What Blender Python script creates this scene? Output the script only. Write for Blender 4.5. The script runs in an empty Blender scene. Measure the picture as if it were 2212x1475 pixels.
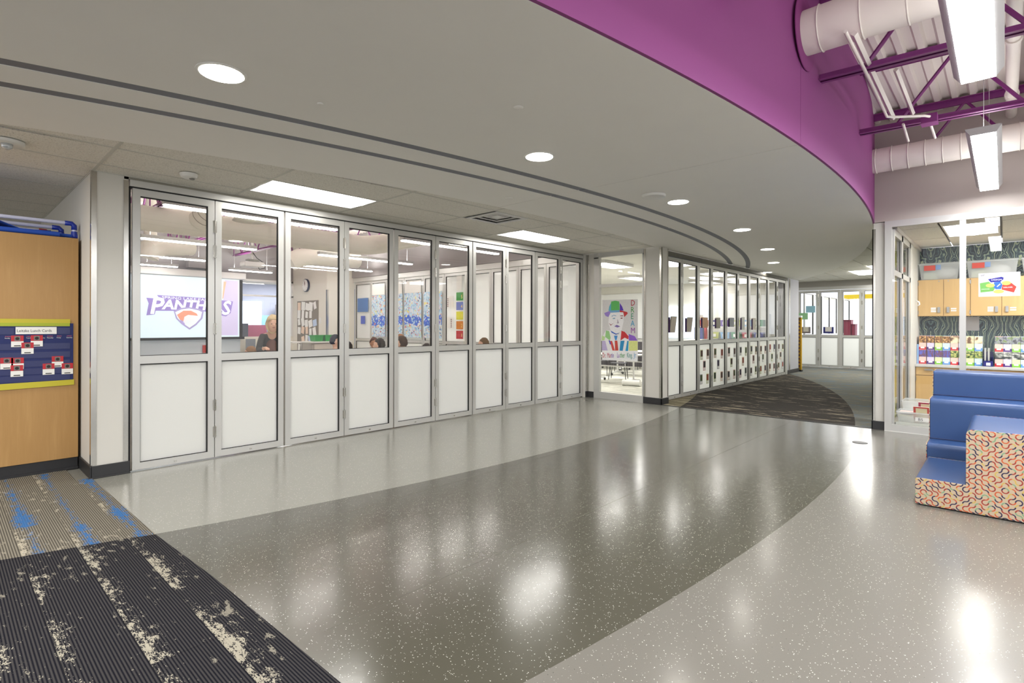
import bpy, bmesh, math, random
from mathutils import Vector, Matrix
random.seed(7)
C = bpy.context.scene.collection
SC = bpy.context.scene

# ------------------------------------------------------------------ camera
F, PX, PY, H = 1150.0, 1106.0, 703.0, 1.40
TH = math.atan((2169 - 1106) / F)
CT, ST = math.cos(TH), math.sin(TH)
cd = bpy.data.cameras.new('camera'); cam = bpy.data.objects.new('camera', cd); C.objects.link(cam)
cd.sensor_width = 36.0; cd.lens = F / 2212 * 36.0
cd.shift_y = -(1475 / 2 - PY) / 2212
cam.matrix_world = Matrix.Translation((0, 0, H)) @ Matrix.Rotation(TH - math.pi / 2, 4, 'Z') @ Matrix.Rotation(math.pi / 2, 4, 'X') @ Matrix.Rotation(math.atan(.002), 4, 'Z')
cd.clip_start = .05; cd.clip_end = 100
SC.camera = cam
# ------------------------------------------------------------------ world, exposure
w = bpy.data.worlds.new('world'); SC.world = w; w.use_nodes = True
w.node_tree.nodes['Background'].inputs[0].default_value = (.97, .98, 1.0, 1)
w.node_tree.nodes['Background'].inputs[1].default_value = .66
SC.view_settings.view_transform = 'Standard'; SC.view_settings.look = 'None'
SC.view_settings.gamma = 1; SC.view_settings.use_curve_mapping = False
SC.view_settings.exposure = 0.97
cy = SC.cycles
cy.max_bounces = 7; cy.diffuse_bounces = 4; cy.glossy_bounces = 3; cy.transmission_bounces = 4
cy.transparent_max_bounces = 14; cy.caustics_reflective = False; cy.caustics_refractive = False
cy.sample_clamp_indirect = 4.0; cy.use_adaptive_sampling = True; cy.adaptive_threshold = .02
E_TROFFER, E_DOWN, E_PEND, E_BAY = 9.0, 12.0, 13.0, 25.0     # strength of the real fixtures


def area(name, loc, sx, sy, power, col=(1, .985, .96)):
    ld = bpy.data.lights.new(name, 'AREA'); ld.shape = 'RECTANGLE'; ld.size = sx; ld.size_y = sy
    ld.energy = power; ld.color = col
    o = bpy.data.objects.new(name, ld); o.location = loc; C.objects.link(o); return o


# added fill lamps out of frame, standing in for unseen room fixtures
area('fill_light', (-1.5, 3.0, 2.78), 2.5, 1.2, 70)
area('fill_light', (-1.0, 5.9, 2.78), 1.2, .5, 22)
area('fill_light', (1.2, -1.6, 3.4), 3.0, 1.0, 90)
area('fill_light', (5.6, -2.6, 3.4), 3.0, 1.0, 110)

# ------------------------------------------------------------------ helpers
def lin(c): return tuple(((x / 255) / 12.92 if x / 255 <= .04045 else ((x / 255 + .055) / 1.055) ** 2.4) for x in c)


class Ex:                                   # tiny shader-expression builder
    nt = None
    def __init__(s, sock): s.s = sock
    @staticmethod
    def m(op, a, b=None, c=None):
        n = Ex.nt.nodes.new('ShaderNodeMath'); n.operation = op
        for i, v in enumerate((a, b, c)):
            if v is None: continue
            if isinstance(v, Ex): Ex.nt.links.new(v.s, n.inputs[i])
            else: n.inputs[i].default_value = v
        return Ex(n.outputs[0])
    def __add__(a, b): return Ex.m('ADD', a, b)
    def __sub__(a, b): return Ex.m('SUBTRACT', a, b)
    def __mul__(a, b): return Ex.m('MULTIPLY', a, b)
    def __truediv__(a, b): return Ex.m('DIVIDE', a, b)
    def __lt__(a, b): return Ex.m('LESS_THAN', a, b)
    def __gt__(a, b): return Ex.m('GREATER_THAN', a, b)
    def f(a, op, *b): return Ex.m(op, a, *b)


def newmat(name):
    m = bpy.data.materials.new(name); m.use_nodes = True
    Ex.nt = m.node_tree
    b = m.node_tree.nodes['Principled BSDF']
    return m, m.node_tree, b


def nd(t, **kw):
    n = Ex.nt.nodes.new(t)
    for k, v in kw.items(): setattr(n, k, v)
    return n


def lk(a, b): Ex.nt.links.new(a.s if isinstance(a, Ex) else a, b)


def vec(x, y, z=0.0):
    n = nd('ShaderNodeCombineXYZ')
    for i, v in enumerate((x, y, z)):
        if isinstance(v, Ex): lk(v, n.inputs[i])
        else: n.inputs[i].default_value = v
    return n.outputs[0]


def coord(kind='Position'):
    s = nd('ShaderNodeSeparateXYZ')
    if kind == 'Position': lk(nd('ShaderNodeNewGeometry').outputs['Position'], s.inputs[0])
    else: lk(nd('ShaderNodeTexCoord').outputs[kind], s.inputs[0])
    return Ex(s.outputs[0]), Ex(s.outputs[1]), Ex(s.outputs[2])


def noise(v, scale=1, detail=2, rough=.5):
    n = nd('ShaderNodeTexNoise'); n.inputs['Scale'].default_value = scale
    n.inputs['Detail'].default_value = detail; n.inputs['Roughness'].default_value = rough
    lk(v, n.inputs['Vector']); return Ex(n.outputs[0])


def mixc(fac, a, b):
    n = nd('ShaderNodeMix', data_type='RGBA')
    if isinstance(fac, Ex): lk(fac, n.inputs[0])
    else: n.inputs[0].default_value = fac
    for i, v in ((6, a), (7, b)):
        if isinstance(v, (tuple, list)): n.inputs[i].default_value = (*v[:3], 1)
        else: lk(v, n.inputs[i])
    return n.outputs[2]


def ramp(fac, stops, const=False):
    n = nd('ShaderNodeValToRGB'); lk(fac, n.inputs[0])
    e = n.color_ramp.elements
    if const: n.color_ramp.interpolation = 'CONSTANT'
    while len(e) < len(stops): e.new(.5)
    for i, (p, c) in enumerate(stops): e[i].position = p; e[i].color = (*c, 1)
    return n.outputs[0]


def bump(h, strength, dist, b):
    n = nd('ShaderNodeBump'); n.inputs['Strength'].default_value = strength; n.inputs['Distance'].default_value = dist
    lk(h, n.inputs['Height']); lk(n.outputs[0], b.inputs['Normal'])


MATS = {}
def M(name, rgb, rough=.5, metal=0.0, spec=.5, var=0.0, vs=3.0, emit=0.0, alpha=1.0, coat=0.0):
    if name in MATS: return MATS[name]
    m, nt, b = newmat(name)
    c = lin(rgb)
    b.inputs['Roughness'].default_value = rough; b.inputs['Metallic'].default_value = metal
    b.inputs['Specular IOR Level'].default_value = spec
    b.inputs['Coat Weight'].default_value = coat
    x, y, z = coord()
    n = noise(vec(x, y, z), vs, 3)
    v = var if var else .03
    lk(mixc(n, tuple(k * (1 - v) for k in c), tuple(min(1, k * (1 + v)) for k in c)), b.inputs['Base Color'])
    if emit:
        b.inputs['Emission Color'].default_value = (*c, 1); b.inputs['Emission Strength'].default_value = emit
    if alpha < 1: b.inputs['Alpha'].default_value = alpha
    MATS[name] = m
    return m


def vinyl(name, base, dots, dark, dens=.80, rough=.185):
    m, nt, b = newmat(name)
    x, y, z = coord()
    v = nd('ShaderNodeTexVoronoi'); v.inputs['Scale'].default_value = 120; lk(vec(x, y), v.inputs['Vector'])
    sep = nd('ShaderNodeSeparateColor'); lk(v.outputs['Color'], sep.inputs[0])
    r, g = Ex(sep.outputs[0]), Ex(sep.outputs[1])
    d = Ex(v.outputs['Distance'])
    m1 = (r > dens) * (d < g * .20 + .11)
    m2 = (r < .06) * (d < g * .16 + .06)
    n = noise(vec(x, y), 1.2, 4, .6)
    n2 = noise(vec(x, y), 180, 2)
    c = lin(base)
    col = mixc(n, tuple(k * .96 for k in c), tuple(k * 1.04 for k in c))
    col = mixc(n2 * .25, col, tuple(k * 1.35 for k in c))
    col = mixc(m1, col, lin(dots)); col = mixc(m2, col, lin(dark))
    lk(col, b.inputs['Base Color'])
    rr = noise(vec(x, y), 3.5, 5, .65) * .10 + (rough - .05)
    lk(rr, b.inputs['Roughness'])
    b.inputs['Specular IOR Level'].default_value = .95
    bump(noise(vec(x, y), 14, 4, .6), .03, .01, b)
    MATS[name] = m; return m


def carpet(name, dark, light, patch, ax='y', pw=(30, 7), thr=.56, rib=.0125, accent=None, ribamp=.5):
    m, nt, b = newmat(name)
    x, y, z = coord()
    oi = nd('ShaderNodeObjectInfo'); rnd = Ex(oi.outputs['Random'])
    s = x.f('MULTIPLY', 2 * math.pi / rib).f('SINE') * .5 + .5
    base = mixc(s, lin(dark), lin(light))
    t = ((x - 1.10) / .25 + 40.0).f('FRACT')
    fine = noise(vec(x * 42, y * 16, 3.0), 1, 5, .8)
    fine2 = noise(vec(x * 170, y * 80, 1.0), 1, 1)
    cell = noise(vec(x * 30, y * 11, 9.0), 1, 0)
    def patches(seed, off, k):
        low = noise(vec(rnd * 31.0 + seed, y * 1.7 + rnd * 9.0, seed), 1, 1)
        return (low * 1.6 + fine * 2.6 + fine2 * 1.1 + cell * .5 - (t - off).f('ABSOLUTE') * k)
    mask = patches(3.0, .05, 1.5) > thr
    faint = (fine * 2.2 + cell * 1.4 + fine2 * .9 + noise(vec(x * 5, y * 2.2, rnd * 4.0 + 2.0), 1, 1) * 1.6) > 3.62
    base = mixc(faint * .6, base, lin(patch))
    col = mixc(mask, base, lin(patch))
    if accent:
        k = patches(17.0, .30, 2.3) > accent[1]
        k2 = (t * 40.0).f('FRACT') > .12
        col = mixc(k * k2, col, lin(accent[0]))
    lk(col, b.inputs['Base Color'])
    b.inputs['Roughness'].default_value = .95; b.inputs['Specular IOR Level'].default_value = .08
    bump(s * .6 + fine2 * .8, ribamp, .004, b)
    MATS[name] = m; return m


def streak_carpet(name, c0, c1, streaks, thr=.62):
    m, nt, b = newmat(name)
    x, y, z = coord()
    n = noise(vec(x * 60, y * 6.0), 1, 3)
    col = mixc(n, lin(c0), lin(c1))
    for i, (sc, t) in enumerate(streaks):
        k = (noise(vec(x * 9 + 11.0 * i, y * 1.3 + 5.0 * i, 1.7 * i), 1, 5, .68) > t)
        col = mixc(k, col, lin(sc))
    lk(col, b.inputs['Base Color']); b.inputs['Roughness'].default_value = .95
    b.inputs['Specular IOR Level'].default_value = .08
    MATS[name] = m; return m


def glass(name='clear_glass', tint=(1, 1, 1), f0=.03, mx=.6):
    m, nt, b = newmat(name); nt.nodes.remove(b)
    out = nt.nodes['Material Output']
    lw = nd('ShaderNodeLayerWeight'); lw.inputs[0].default_value = .5
    fac = Ex(lw.outputs['Facing']).f('POWER', 4.0) * mx + f0
    t = nd('ShaderNodeBsdfTransparent'); t.inputs[0].default_value = (*tint, 1)
    g = nd('ShaderNodeBsdfGlossy'); g.inputs['Roughness'].default_value = .0
    mx_ = nd('ShaderNodeMixShader'); lk(fac, mx_.inputs[0]); lk(t.outputs[0], mx_.inputs[1]); lk(g.outputs[0], mx_.inputs[2])
    lk(mx_.outputs[0], out.inputs[0]); MATS[name] = m; return m


def frosted(name, rgb, trans=.35, alpha=0.0, rough=.25):
    m, nt, b = newmat(name); out = nt.nodes['Material Output']
    c = lin(rgb)
    b.inputs['Base Color'].default_value = (*c, 1); b.inputs['Roughness'].default_value = rough
    tl = nd('ShaderNodeBsdfTranslucent'); tl.inputs[0].default_value = (*c, 1)
    a = nd('ShaderNodeMixShader'); a.inputs[0].default_value = trans; lk(b.outputs[0], a.inputs[1]); lk(tl.outputs[0], a.inputs[2])
    s = a.outputs[0]
    if alpha:
        tr = nd('ShaderNodeBsdfTransparent'); q = nd('ShaderNodeMixShader'); q.inputs[0].default_value = alpha
        lk(s, q.inputs[1]); lk(tr.outputs[0], q.inputs[2]); s = q.outputs[0]
    lk(s, out.inputs[0]); MATS[name] = m; return m


def wood(name, c0, c1, axis='z', scale=1.0):
    m, nt, b = newmat(name)
    x, y, z = coord()
    if axis == 'z': v = vec(x * 14 * scale, y * 14 * scale, z * 1.3 * scale)
    else: v = vec(x * 14 * scale, y * 1.3 * scale, z * 14 * scale)
    n = noise(v, 1, 6, .6)
    r = (n * 9).f('SINE') * .5 + .5
    n2 = noise(vec(x * 90, y * 90, z * 5), 1, 2)
    col = mixc(r * .6 + n2 * .35, lin(c0), lin(c1))
    lk(col, b.inputs['Base Color']); b.inputs['Roughness'].default_value = .38
    b.inputs['Specular IOR Level'].default_value = .35
    MATS[name] = m; return m


# ---- geometry
class MB:
    def __init__(s): s.v = []; s.f = []; s.m = []
    def _a(s, vs, fs, m=0):
        k = len(s.v); s.v += [tuple(p) for p in vs]; s.f += [tuple(i + k for i in f) for f in fs]; s.m += [m] * len(fs); return s
    def box(s, x0, x1, y0, y1, z0, z1, m=0):
        x0, x1 = sorted((x0, x1)); y0, y1 = sorted((y0, y1)); z0, z1 = sorted((z0, z1))
        return s._a([(x0, y0, z0), (x1, y0, z0), (x1, y1, z0), (x0, y1, z0), (x0, y0, z1), (x1, y0, z1), (x1, y1, z1), (x0, y1, z1)],
                    [(0, 3, 2, 1), (4, 5, 6, 7), (0, 1, 5, 4), (1, 2, 6, 5), (2, 3, 7, 6), (3, 0, 4, 7)], m)
    def prism(s, pts, a0, a1, ax='z', m=0):
        n = len(pts)
        mk = {'z': lambda p, a: (p[0], p[1], a), 'x': lambda p, a: (a, p[0], p[1]), 'y': lambda p, a: (p[0], a, p[1])}[ax]
        vs = [mk(p, a0) for p in pts] + [mk(p, a1) for p in pts]
        fs = [tuple(range(n))[::-1], tuple(range(n, 2 * n))] + [(i, (i + 1) % n, n + (i + 1) % n, n + i) for i in range(n)]
        return s._a(vs, fs, m)
    def ring(s, inner, outer, z0, z1, m=0):     # two point rows of equal length -> slab strip
        n = len(inner)
        vs = [(*p[:2], z0) for p in inner] + [(*p[:2], z0) for p in outer] + [(*p[:2], z1) for p in inner] + [(*p[:2], z1) for p in outer]
        fs = []
        for i in range(n - 1):
            fs += [(i, n + i, n + i + 1, i + 1), (2 * n + i, 2 * n + i + 1, 3 * n + i + 1, 3 * n + i),
                   (i, i + 1, 2 * n + i + 1, 2 * n + i), (n + i, 3 * n + i, 3 * n + i + 1, n + i + 1)]
        fs += [(0, 2 * n, 3 * n, n), (n - 1, 2 * n - 1, 4 * n - 1, 3 * n - 1)]
        return s._a(vs, fs, m)
    def tube(s, pts, r, n=10, m=0, cap=True):
        pts = [Vector(p) for p in pts]; rs = r if isinstance(r, (list, tuple)) else [r] * len(pts)
        vs = []; prev = None
        for i, p in enumerate(pts):
            t = (pts[min(i + 1, len(pts) - 1)] - pts[max(i - 1, 0)]).normalized()
            if prev is None:
                a = Vector((0, 0, 1)) if abs(t.z) < .9 else Vector((1, 0, 0))
                u = t.cross(a).normalized()
            else: u = (prev - t * prev.dot(t)).normalized()
            prev = u; v = t.cross(u)
            for k in range(n):
                an = 2 * math.pi * k / n; vs.append(p + (u * math.cos(an) + v * math.sin(an)) * rs[i])
        fs = []
        for i in range(len(pts) - 1):
            for k in range(n):
                a, b_ = i * n + k, i * n + (k + 1) % n
                fs.append((a, b_, b_ + n, a + n))
        if cap: fs += [tuple(range(n))[::-1], tuple(range((len(pts) - 1) * n, len(pts) * n))]
        return s._a(vs, fs, m)
    def lathe(s, prof, c, n=20, m=0, ax='z'):   # prof: (radius, height)
        vs = []
        for r, h in prof:
            for k in range(n):
                an = 2 * math.pi * k / n; a, b_ = r * math.cos(an), r * math.sin(an)
                vs.append({'z': (c[0] + a, c[1] + b_, c[2] + h), 'x': (c[0] + h, c[1] + a, c[2] + b_), 'y': (c[0] + a, c[1] + h, c[2] + b_)}[ax])
        fs = []
        for i in range(len(prof) - 1):
            for k in range(n):
                a, b_ = i * n + k, i * n + (k + 1) % n
                fs.append((a, b_, b_ + n, a + n))
        fs += [tuple(range(n))[::-1], tuple(range((len(prof) - 1) * n, len(prof) * n))]
        return s._a(vs, fs, m)
    def ball(s, c, r, n=14, k=9, m=0, fn=None):
        rx, ry, rz = r if isinstance(r, (tuple, list)) else (r, r, r)
        vs = []; fs = []
        for i in range(1, k):
            t = math.pi * i / k
            for j in range(n):
                p = 2 * math.pi * j / n
                d = Vector((math.sin(t) * math.cos(p), math.sin(t) * math.sin(p), math.cos(t)))
                q = fn(d) if fn else d
                vs.append((c[0] + q.x * rx, c[1] + q.y * ry, c[2] + q.z * rz))
        vs += [(c[0], c[1], c[2] + rz), (c[0], c[1], c[2] - rz)]
        top, bot = len(vs) - 2, len(vs) - 1
        for i in range(k - 2):
            for j in range(n): fs.append((i * n + j, i * n + (j + 1) % n, (i + 1) * n + (j + 1) % n, (i + 1) * n + j))
        for j in range(n):
            fs.append((top, (j + 1) % n, j)); fs.append((bot, (k - 2) * n + j, (k - 2) * n + (j + 1) % n))
        return s._a(vs, fs, m)


def wloc(o):
    v = Vector((0, 0, 0))
    while o: v += o.location; o = o.parent
    return v


def obj(name, mb, mats, parent=None, bevel=0.0, smooth=False, local=False, uv=None, seg=2, recalc=True, **tags):
    me = bpy.data.meshes.new(name)
    off = Vector((0, 0, 0)) if local else wloc(parent)
    me.from_pydata([tuple(Vector(v) - off) for v in mb.v], [], mb.f)
    if not isinstance(mats, (list, tuple)): mats = [mats]
    for m in mats: me.materials.append(m)
    if len(mats) > 1:
        for p, k in zip(me.polygons, mb.m): p.material_index = k
    if recalc:
        bm = bmesh.new(); bm.from_mesh(me); bmesh.ops.recalc_face_normals(bm, faces=bm.faces); bm.to_mesh(me); bm.free()
    if smooth:
        for p in me.polygons: p.use_smooth = True
        if smooth == 'auto':
            try: me.set_sharp_from_angle(angle=math.radians(35))
            except Exception: pass
    o = bpy.data.objects.new(name, me); C.objects.link(o)
    if parent: o.parent = parent
    if bevel:
        b = o.modifiers.new('bevel', 'BEVEL'); b.width = bevel; b.segments = seg; b.limit_method = 'ANGLE'
    for k, v in tags.items(): o[k] = v
    return o


def empty(name, loc=(0, 0, 0), rz=0, **tags):
    o = bpy.data.objects.new(name, None); o.location = loc; o.rotation_euler = (0, 0, rz); o.empty_display_size = .1
    C.objects.link(o)
    for k, v in tags.items(): o[k] = v
    return o


def kids(o): return [c for c in ALLC() if c.parent == o]
def ALLC(): return list(bpy.data.objects)
def dup(root, loc=None, rz=None, **tags):
    r = root.copy(); C.objects.link(r)
    if loc is not None: r.location = loc
    if rz is not None: r.rotation_euler = (0, 0, rz)
    for k, v in tags.items(): r[k] = v
    def rec(src, dst):
        for ch in src.children:
            c = ch.copy(); C.objects.link(c); c.parent = dst; rec(ch, c)
    rec(root, r)
    return r


def text(name, s, size, mat, parent, origin, ax_r, ax_u, extrude=.0006, align='LEFT', local=False, shear=0, bold=0, sx=1.0):
    cu = bpy.data.curves.new('txt', 'FONT'); cu.body = s; cu.size = size; cu.extrude = extrude; cu.align_x = align
    cu.shear = shear; cu.offset = bold; cu.resolution_u = 2
    t = bpy.data.objects.new('txt', cu); C.objects.link(t)
    dg = bpy.context.evaluated_depsgraph_get()
    me = bpy.data.meshes.new_from_object(t.evaluated_get(dg))
    bpy.data.objects.remove(t); bpy.data.curves.remove(cu)
    r, u = Vector(ax_r).normalized(), Vector(ax_u).normalized(); n = r.cross(u)
    off = Vector((0, 0, 0)) if local else wloc(parent)
    for v in me.vertices:
        v.co = Vector(origin) + r * v.co.x * sx + u * v.co.y + n * v.co.z - off
    me.name = name; me.materials.clear(); me.materials.append(mat)
    o = bpy.data.objects.new(name, me); C.objects.link(o); o.parent = parent
    return o


def ray(u, v):
    a = (u - PX) / F; b = -(v - PY) / F; r = math.atan(.002)
    a, b = a * math.cos(r) - b * math.sin(r), b * math.cos(r) + a * math.sin(r)
    return Vector((CT + a * ST, ST - a * CT, b))
def atz(u, v, z=0.): d = ray(u, v); return Vector((0, 0, H)) + d * ((z - H) / d.z)
def aty(u, v, Y): d = ray(u, v); return Vector((0, 0, H)) + d * (Y / d.y)
def atx(u, v, X): d = ray(u, v); return Vector((0, 0, H)) + d * (X / d.x)


# ------------------------------------------------------------------ materials
ALU = M('brushed_aluminium', (203, 202, 198), .34, .35, .5)
DUCTC = M('cream_duct', (246, 243, 232), .6, var=.02)
STEEL = M('corner_guard_steel', (196, 193, 186), .2, 1.0)
BLK = M('black_gasket', (14, 14, 14), .6)
VINYLB = M('black_base', (42, 42, 44), .45)
WALLW = M('painted_wall', (214, 211, 203), .75, var=.02)
WALLB = M('painted_beige', (200, 190, 182), .8, var=.02)
GYP = M('ceiling_paint', (249, 247, 242), .85, var=.015)
PURP = M('purple_paint', (146, 74, 134), .6, var=.02, spec=.3)
PURPD = M('purple_steel', (126, 48, 118), .4, var=.05)
DECK = M('deck_paint', (230, 222, 216), .7, var=.03)
DUCTM = M('duct_paint', (236, 228, 220), .6, var=.03)
GLASS = glass()
FROST = frosted('frosted_panel', (250, 251, 249), .44)
TILEM = None
m, nt, b = newmat('ceiling_tile')
x, y, z = coord()
nn = noise(vec(x, y, z), 110, 3, .7); k = (nn < .42) * .45
lk(mixc(k, lin((236, 233, 224)), lin((140, 134, 122))), b.inputs['Base Color']); b.inputs['Roughness'].default_value = .95
TILEM = m
TEE = M('grid_tee', (205, 203, 194), .5)
LIGHTPAN = M('lamp_diffuser', (255, 252, 246), .5, emit=E_TROFFER)
DOWNPAN = M('downlight_lens', (255, 250, 240), .5, emit=E_DOWN)
PENDPAN = M('pendant_lens', (255, 251, 244), .5, emit=E_PEND)
BAYPAN = M('bay_lens', (252, 253, 255), .5, emit=E_BAY)
WHT = M('white_plastic', (232, 231, 226), .4)
WHTM = M('white_enamel', (225, 224, 222), .45)
PAPER = M('paper', (240, 239, 234), .8)
LIGHTV = vinyl('vinyl_light', (142, 141, 132), (226, 224, 212), (96, 92, 84))
LIGHTV2 = vinyl('vinyl_outer', (118, 115, 108), (222, 220, 210), (60, 56, 50), .80)
DARKV = vinyl('vinyl_dark', (78, 76, 65), (214, 213, 204), (60, 56, 50), .76)
CARP_D = carpet('carpet_charcoal', (17, 18, 28), (68, 66, 66), (168, 162, 146), thr=2.95)
CARP_G = carpet('carpet_grey', (74, 70, 64), (142, 136, 122), (178, 170, 152), thr=3.15, accent=((50, 108, 168), 2.90))
CARP_FD = streak_carpet('carpet_far_charcoal', (52, 49, 47), (78, 74, 69), [((158, 148, 128), .585)])
CARP_FG = streak_carpet('carpet_far_grey', (104, 105, 100), (122, 122, 114), [((96, 120, 140), .58), ((150, 140, 118), .60)])
CARP_T = streak_carpet('carpet_tan', (120, 112, 92), (140, 132, 110), [((178, 168, 144), .56), ((96, 90, 74), .60)])
MAPLE = wood('maple_laminate', (174, 134, 82), (196, 156, 102))
MAPLE2 = wood('maple_cabinet', (196, 160, 104), (214, 180, 122))

# ------------------------------------------------------------------ structure : floor
CX, CYc = 5.81, 23.9
R_TILE, R_G1a, R_G1b, R_G2a, R_G2b, R_OUT = 19.55, 20.33, 20.425, 20.695, 20.79, 22.76
def arcpt(r, X, cx=CX, cyy=CYc): return (X, cyy - math.sqrt(r * r - (X - cx) ** 2))
def arcrow(r, X0, X1, n=60, cx=CX, cyy=CYc): return [arcpt(r, X0 + (X1 - X0) * i / n, cx, cyy) for i in range(n + 1)]
floor = obj('floor', MB().box(-6, 24, -8, 22, -.12, 0), LIGHTV, kind='structure')
fo = arcrow(22.78, -6, 8.7, 50, 5.0, 23.9)
fi = arcrow(17.4, -6, 8.7, 50, 5.0, 21.1)
lo = [(p[0], -8) for p in fo]
obj('inlay_band', MB().ring(fo, fi, 0, .0012), DARKV, floor)
obj('outer_field', MB().ring(lo, fo, 0, .0010), LIGHTV2, floor)
for (xa, xb, yy) in ((1.2, 8.6, 2.28), (1.2, 8.6, 3.6)):
    obj('seam_line', MB().box(xa, xb, yy, yy + .003, .001, .0016), M('seam', (92, 90, 78), .6), floor)
# carpet planks, left area
def fin(X): return arcpt(17.4, X, 5.0, 21.1)[1]
E_X = [(-.8, 1.10), (1.0, 1.09), (1.9, 1.076), (2.43, 1.06), (3.155, 1.046), (4.155, .993), (6.2, .96)]
def edge_x(Y):
    for (a, b_) in zip(E_X, E_X[1:]):
        if Y <= b_[0]: t = (Y - a[0]) / (b_[0] - a[0]); return a[1] + (b_[1] - a[1]) * t
    return .96
pw = .25
for i in range(10):
    x1, x0 = 1.10 - i * pw, 1.10 - (i + 1) * pw + .0015
    o0 = (i * .37) % 1.0
    ys = -.8 + o0 - 1
    while ys < 6.6:
        for region in (0, 1):
            def cl(X, Y):
                f_ = fin(X); return min(Y, f_) if region == 0 else max(Y, f_)
            y0, y1 = ys, ys + .9985
            q = [[x0, cl(x0, y0)], [x1, cl(x1, y0)], [x1, cl(x1, y1)], [x0, cl(x0, y1)]]
            if q[2][1] - q[1][1] < .01 and q[3][1] - q[0][1] < .01: continue
            ytop = 6.1 if x0 > .8 else 6.66
            for p in q: p[1] = min(p[1], ytop)
            if i == 0:
                q[1][0] = edge_x(q[1][1]); q[2][0] = edge_x(q[2][1])
            if q[2][1] - q[1][1] < .01: continue
            obj('carpet_plank', MB().prism([tuple(p) for p in q], 0, .006 + .0006 * ((i + int(ys)) % 2)), CARP_D if region == 0 else CARP_G, floor)
        ys += 1.0
# far carpets
fo2 = arcrow(22.68, 8.7, 20.5, 40, 5.0, 23.9); fi2 = arcrow(17.4, 8.7, 20.5, 40, 5.0, 21.1)
def capY(row, m_): return [(p[0], min(p[1], m_)) for p in row]
obj('carpet_band', MB().ring(fo2, [(p[0], min(p[1], 4.66 if p[0] < 17.9 else 9)) for p in fi2], 0, .006), CARP_FD, floor)
obj('carpet_field', MB().ring([(p[0], 1.0) for p in fo2], fo2, 0, .0055), CARP_FG, floor)
xx = [8.7 + i * .2 for i in range(11)]
obj('carpet_corner', MB().ring([(X, min(fin(X), 4.65)) for X in xx], [(X, 4.66) for X in xx], 0, .0055), CARP_T, floor)
CARP_R = streak_carpet('carpet_room', (168, 167, 156), (184, 182, 170), [((206, 204, 192), .54), ((146, 145, 134), .60)])
obj('carpet_field', MB().box(8.75, 16.9, 4.72, 14.6, 0, .005), CARP_R, floor)
obj('carpet_field', MB().box(16.9, 20.5, 4.7, 8, 0, .005), CARP_FG, floor)
obj('carpet_field', MB().box(.96, 8.7, 6.16, 17, 0, .005), M('class_floor', (196, 192, 182), .8), floor)
obj('floor_outlet', MB().lathe([(.08, 0), (.08, .004), (.065, .006)], (7.54, 1.27, 0), 20), M('outlet_metal', (96, 96, 98), .4, .5),
    label='round metal floor outlet cover in the vinyl near the right column', category='outlet')
obj('transition_strip', MB().box(8.69, 8.72, 1.33, 4.45, 0, .007), VINYLB, floor)

# ------------------------------------------------------------------ structure : ceiling
ceil = empty('ceiling', kind='structure')
ZC = 2.80
def cloud(ra, rb, x0, x1, clip):
    a, b_ = arcrow(rb, x0, x1, 110), arcrow(ra, x0, x1, 110)
    A, B = [], []
    for p, q in zip(a, b_):
        lim = clip(p[0])
        if p[1] > lim - .01: break
        A.append(p); B.append((q[0], min(q[1], lim)))
    return A, B
def lim(X): return 99 if X < 8.72 else (4.58 if X < 17.95 else 99)
JX = 4.52
for (ra, rb) in ((R_TILE, R_G1a), (R_G1b, R_G2a), (R_G2b, R_OUT)):
    for x0, x1 in ((-6, JX - .004), (JX + .004, 22)):
        A, B = cloud(ra, rb, x0, x1, lim)
        obj('cloud_panel', MB().ring(A, B, ZC, ZC + .16), GYP, ceil)
GRV = M('slot_grey', (124, 126, 134), .6)
for (ra, rb) in ((R_G1a, R_G1b), (R_G2a, R_G2b)):
    for x0, x1 in ((-6, JX - .01), (JX + .01, 22)):
        A, B = cloud(ra, rb, x0, x1, lim)
        obj('slot_diffuser', MB().ring(A, B, ZC + .003, ZC + .03), GRV, ceil)
# lay-in tiles
def tile_y(X): return arcpt(R_TILE, X)[1]
XS = [.965 + 1.22 * k for k in range(-4, 8)]
YS = [4.57 + .61 * k for k in range(-1, 9)]
TROF = {(2.185, 5.18), (5.845, 5.18)}
VENT = (4.675, 4.57)
g = .012
def tiler(x0, x1, y0, y1, ceiling_z, fn=None):
    def fy(X): return fn(X) if fn else -99
    a0, a1 = max(y0, fy(x0)), max(y0, fy(x1))
    if a0 >= y1 - .02 and a1 >= y1 - .02: return
    q = [(x0, min(a0, y1 - .005)), (x1, min(a1, y1 - .005)), (x1, y1), (x0, y1)]
    obj('ceiling_tile', MB().prism(q, ceiling_z + .004, ceiling_z + .02), TILEM, ceil)
for x0 in XS:
    x1 = min(x0 + 1.22, 8.70)
    if x0 > 8.6: continue
    for y0 in YS:
        y1 = y0 + .61
        if x0 > .9: y1 = min(y1, 6.10)
        if y0 >= y1: continue
        if any(abs(x0 - t[0]) < .05 and abs(y0 - t[1]) < .05 for t in TROF): continue
        if abs(x0 + 0 - VENT[0]) < .1 and abs(y0 - VENT[1]) < .05:
            tiler(x0 + .61 + g, x1 - g, y0 + g, y1 - g, ZC, tile_y); continue
        if x1 - x0 > .1: tiler(x0 + g, x1 - g, y0 + g, y1 - g, ZC, tile_y)
for y0 in YS:
    if y0 < 4.4: continue
    xe = 8.7 if y0 < 6.1 else .95
    obj('grid_tee', MB().box(-4, xe, y0 - .012, y0 + .012, ZC + .0005, ZC + .012), TEE, ceil)
for x0 in XS:
    if x0 > 8.6: continue
    obj('grid_tee', MB().box(x0 - .012, x0 + .012, tile_y(x0), 6.10 if x0 > .94 else 9.7, ZC, ZC + .011), TEE, ceil)
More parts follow.
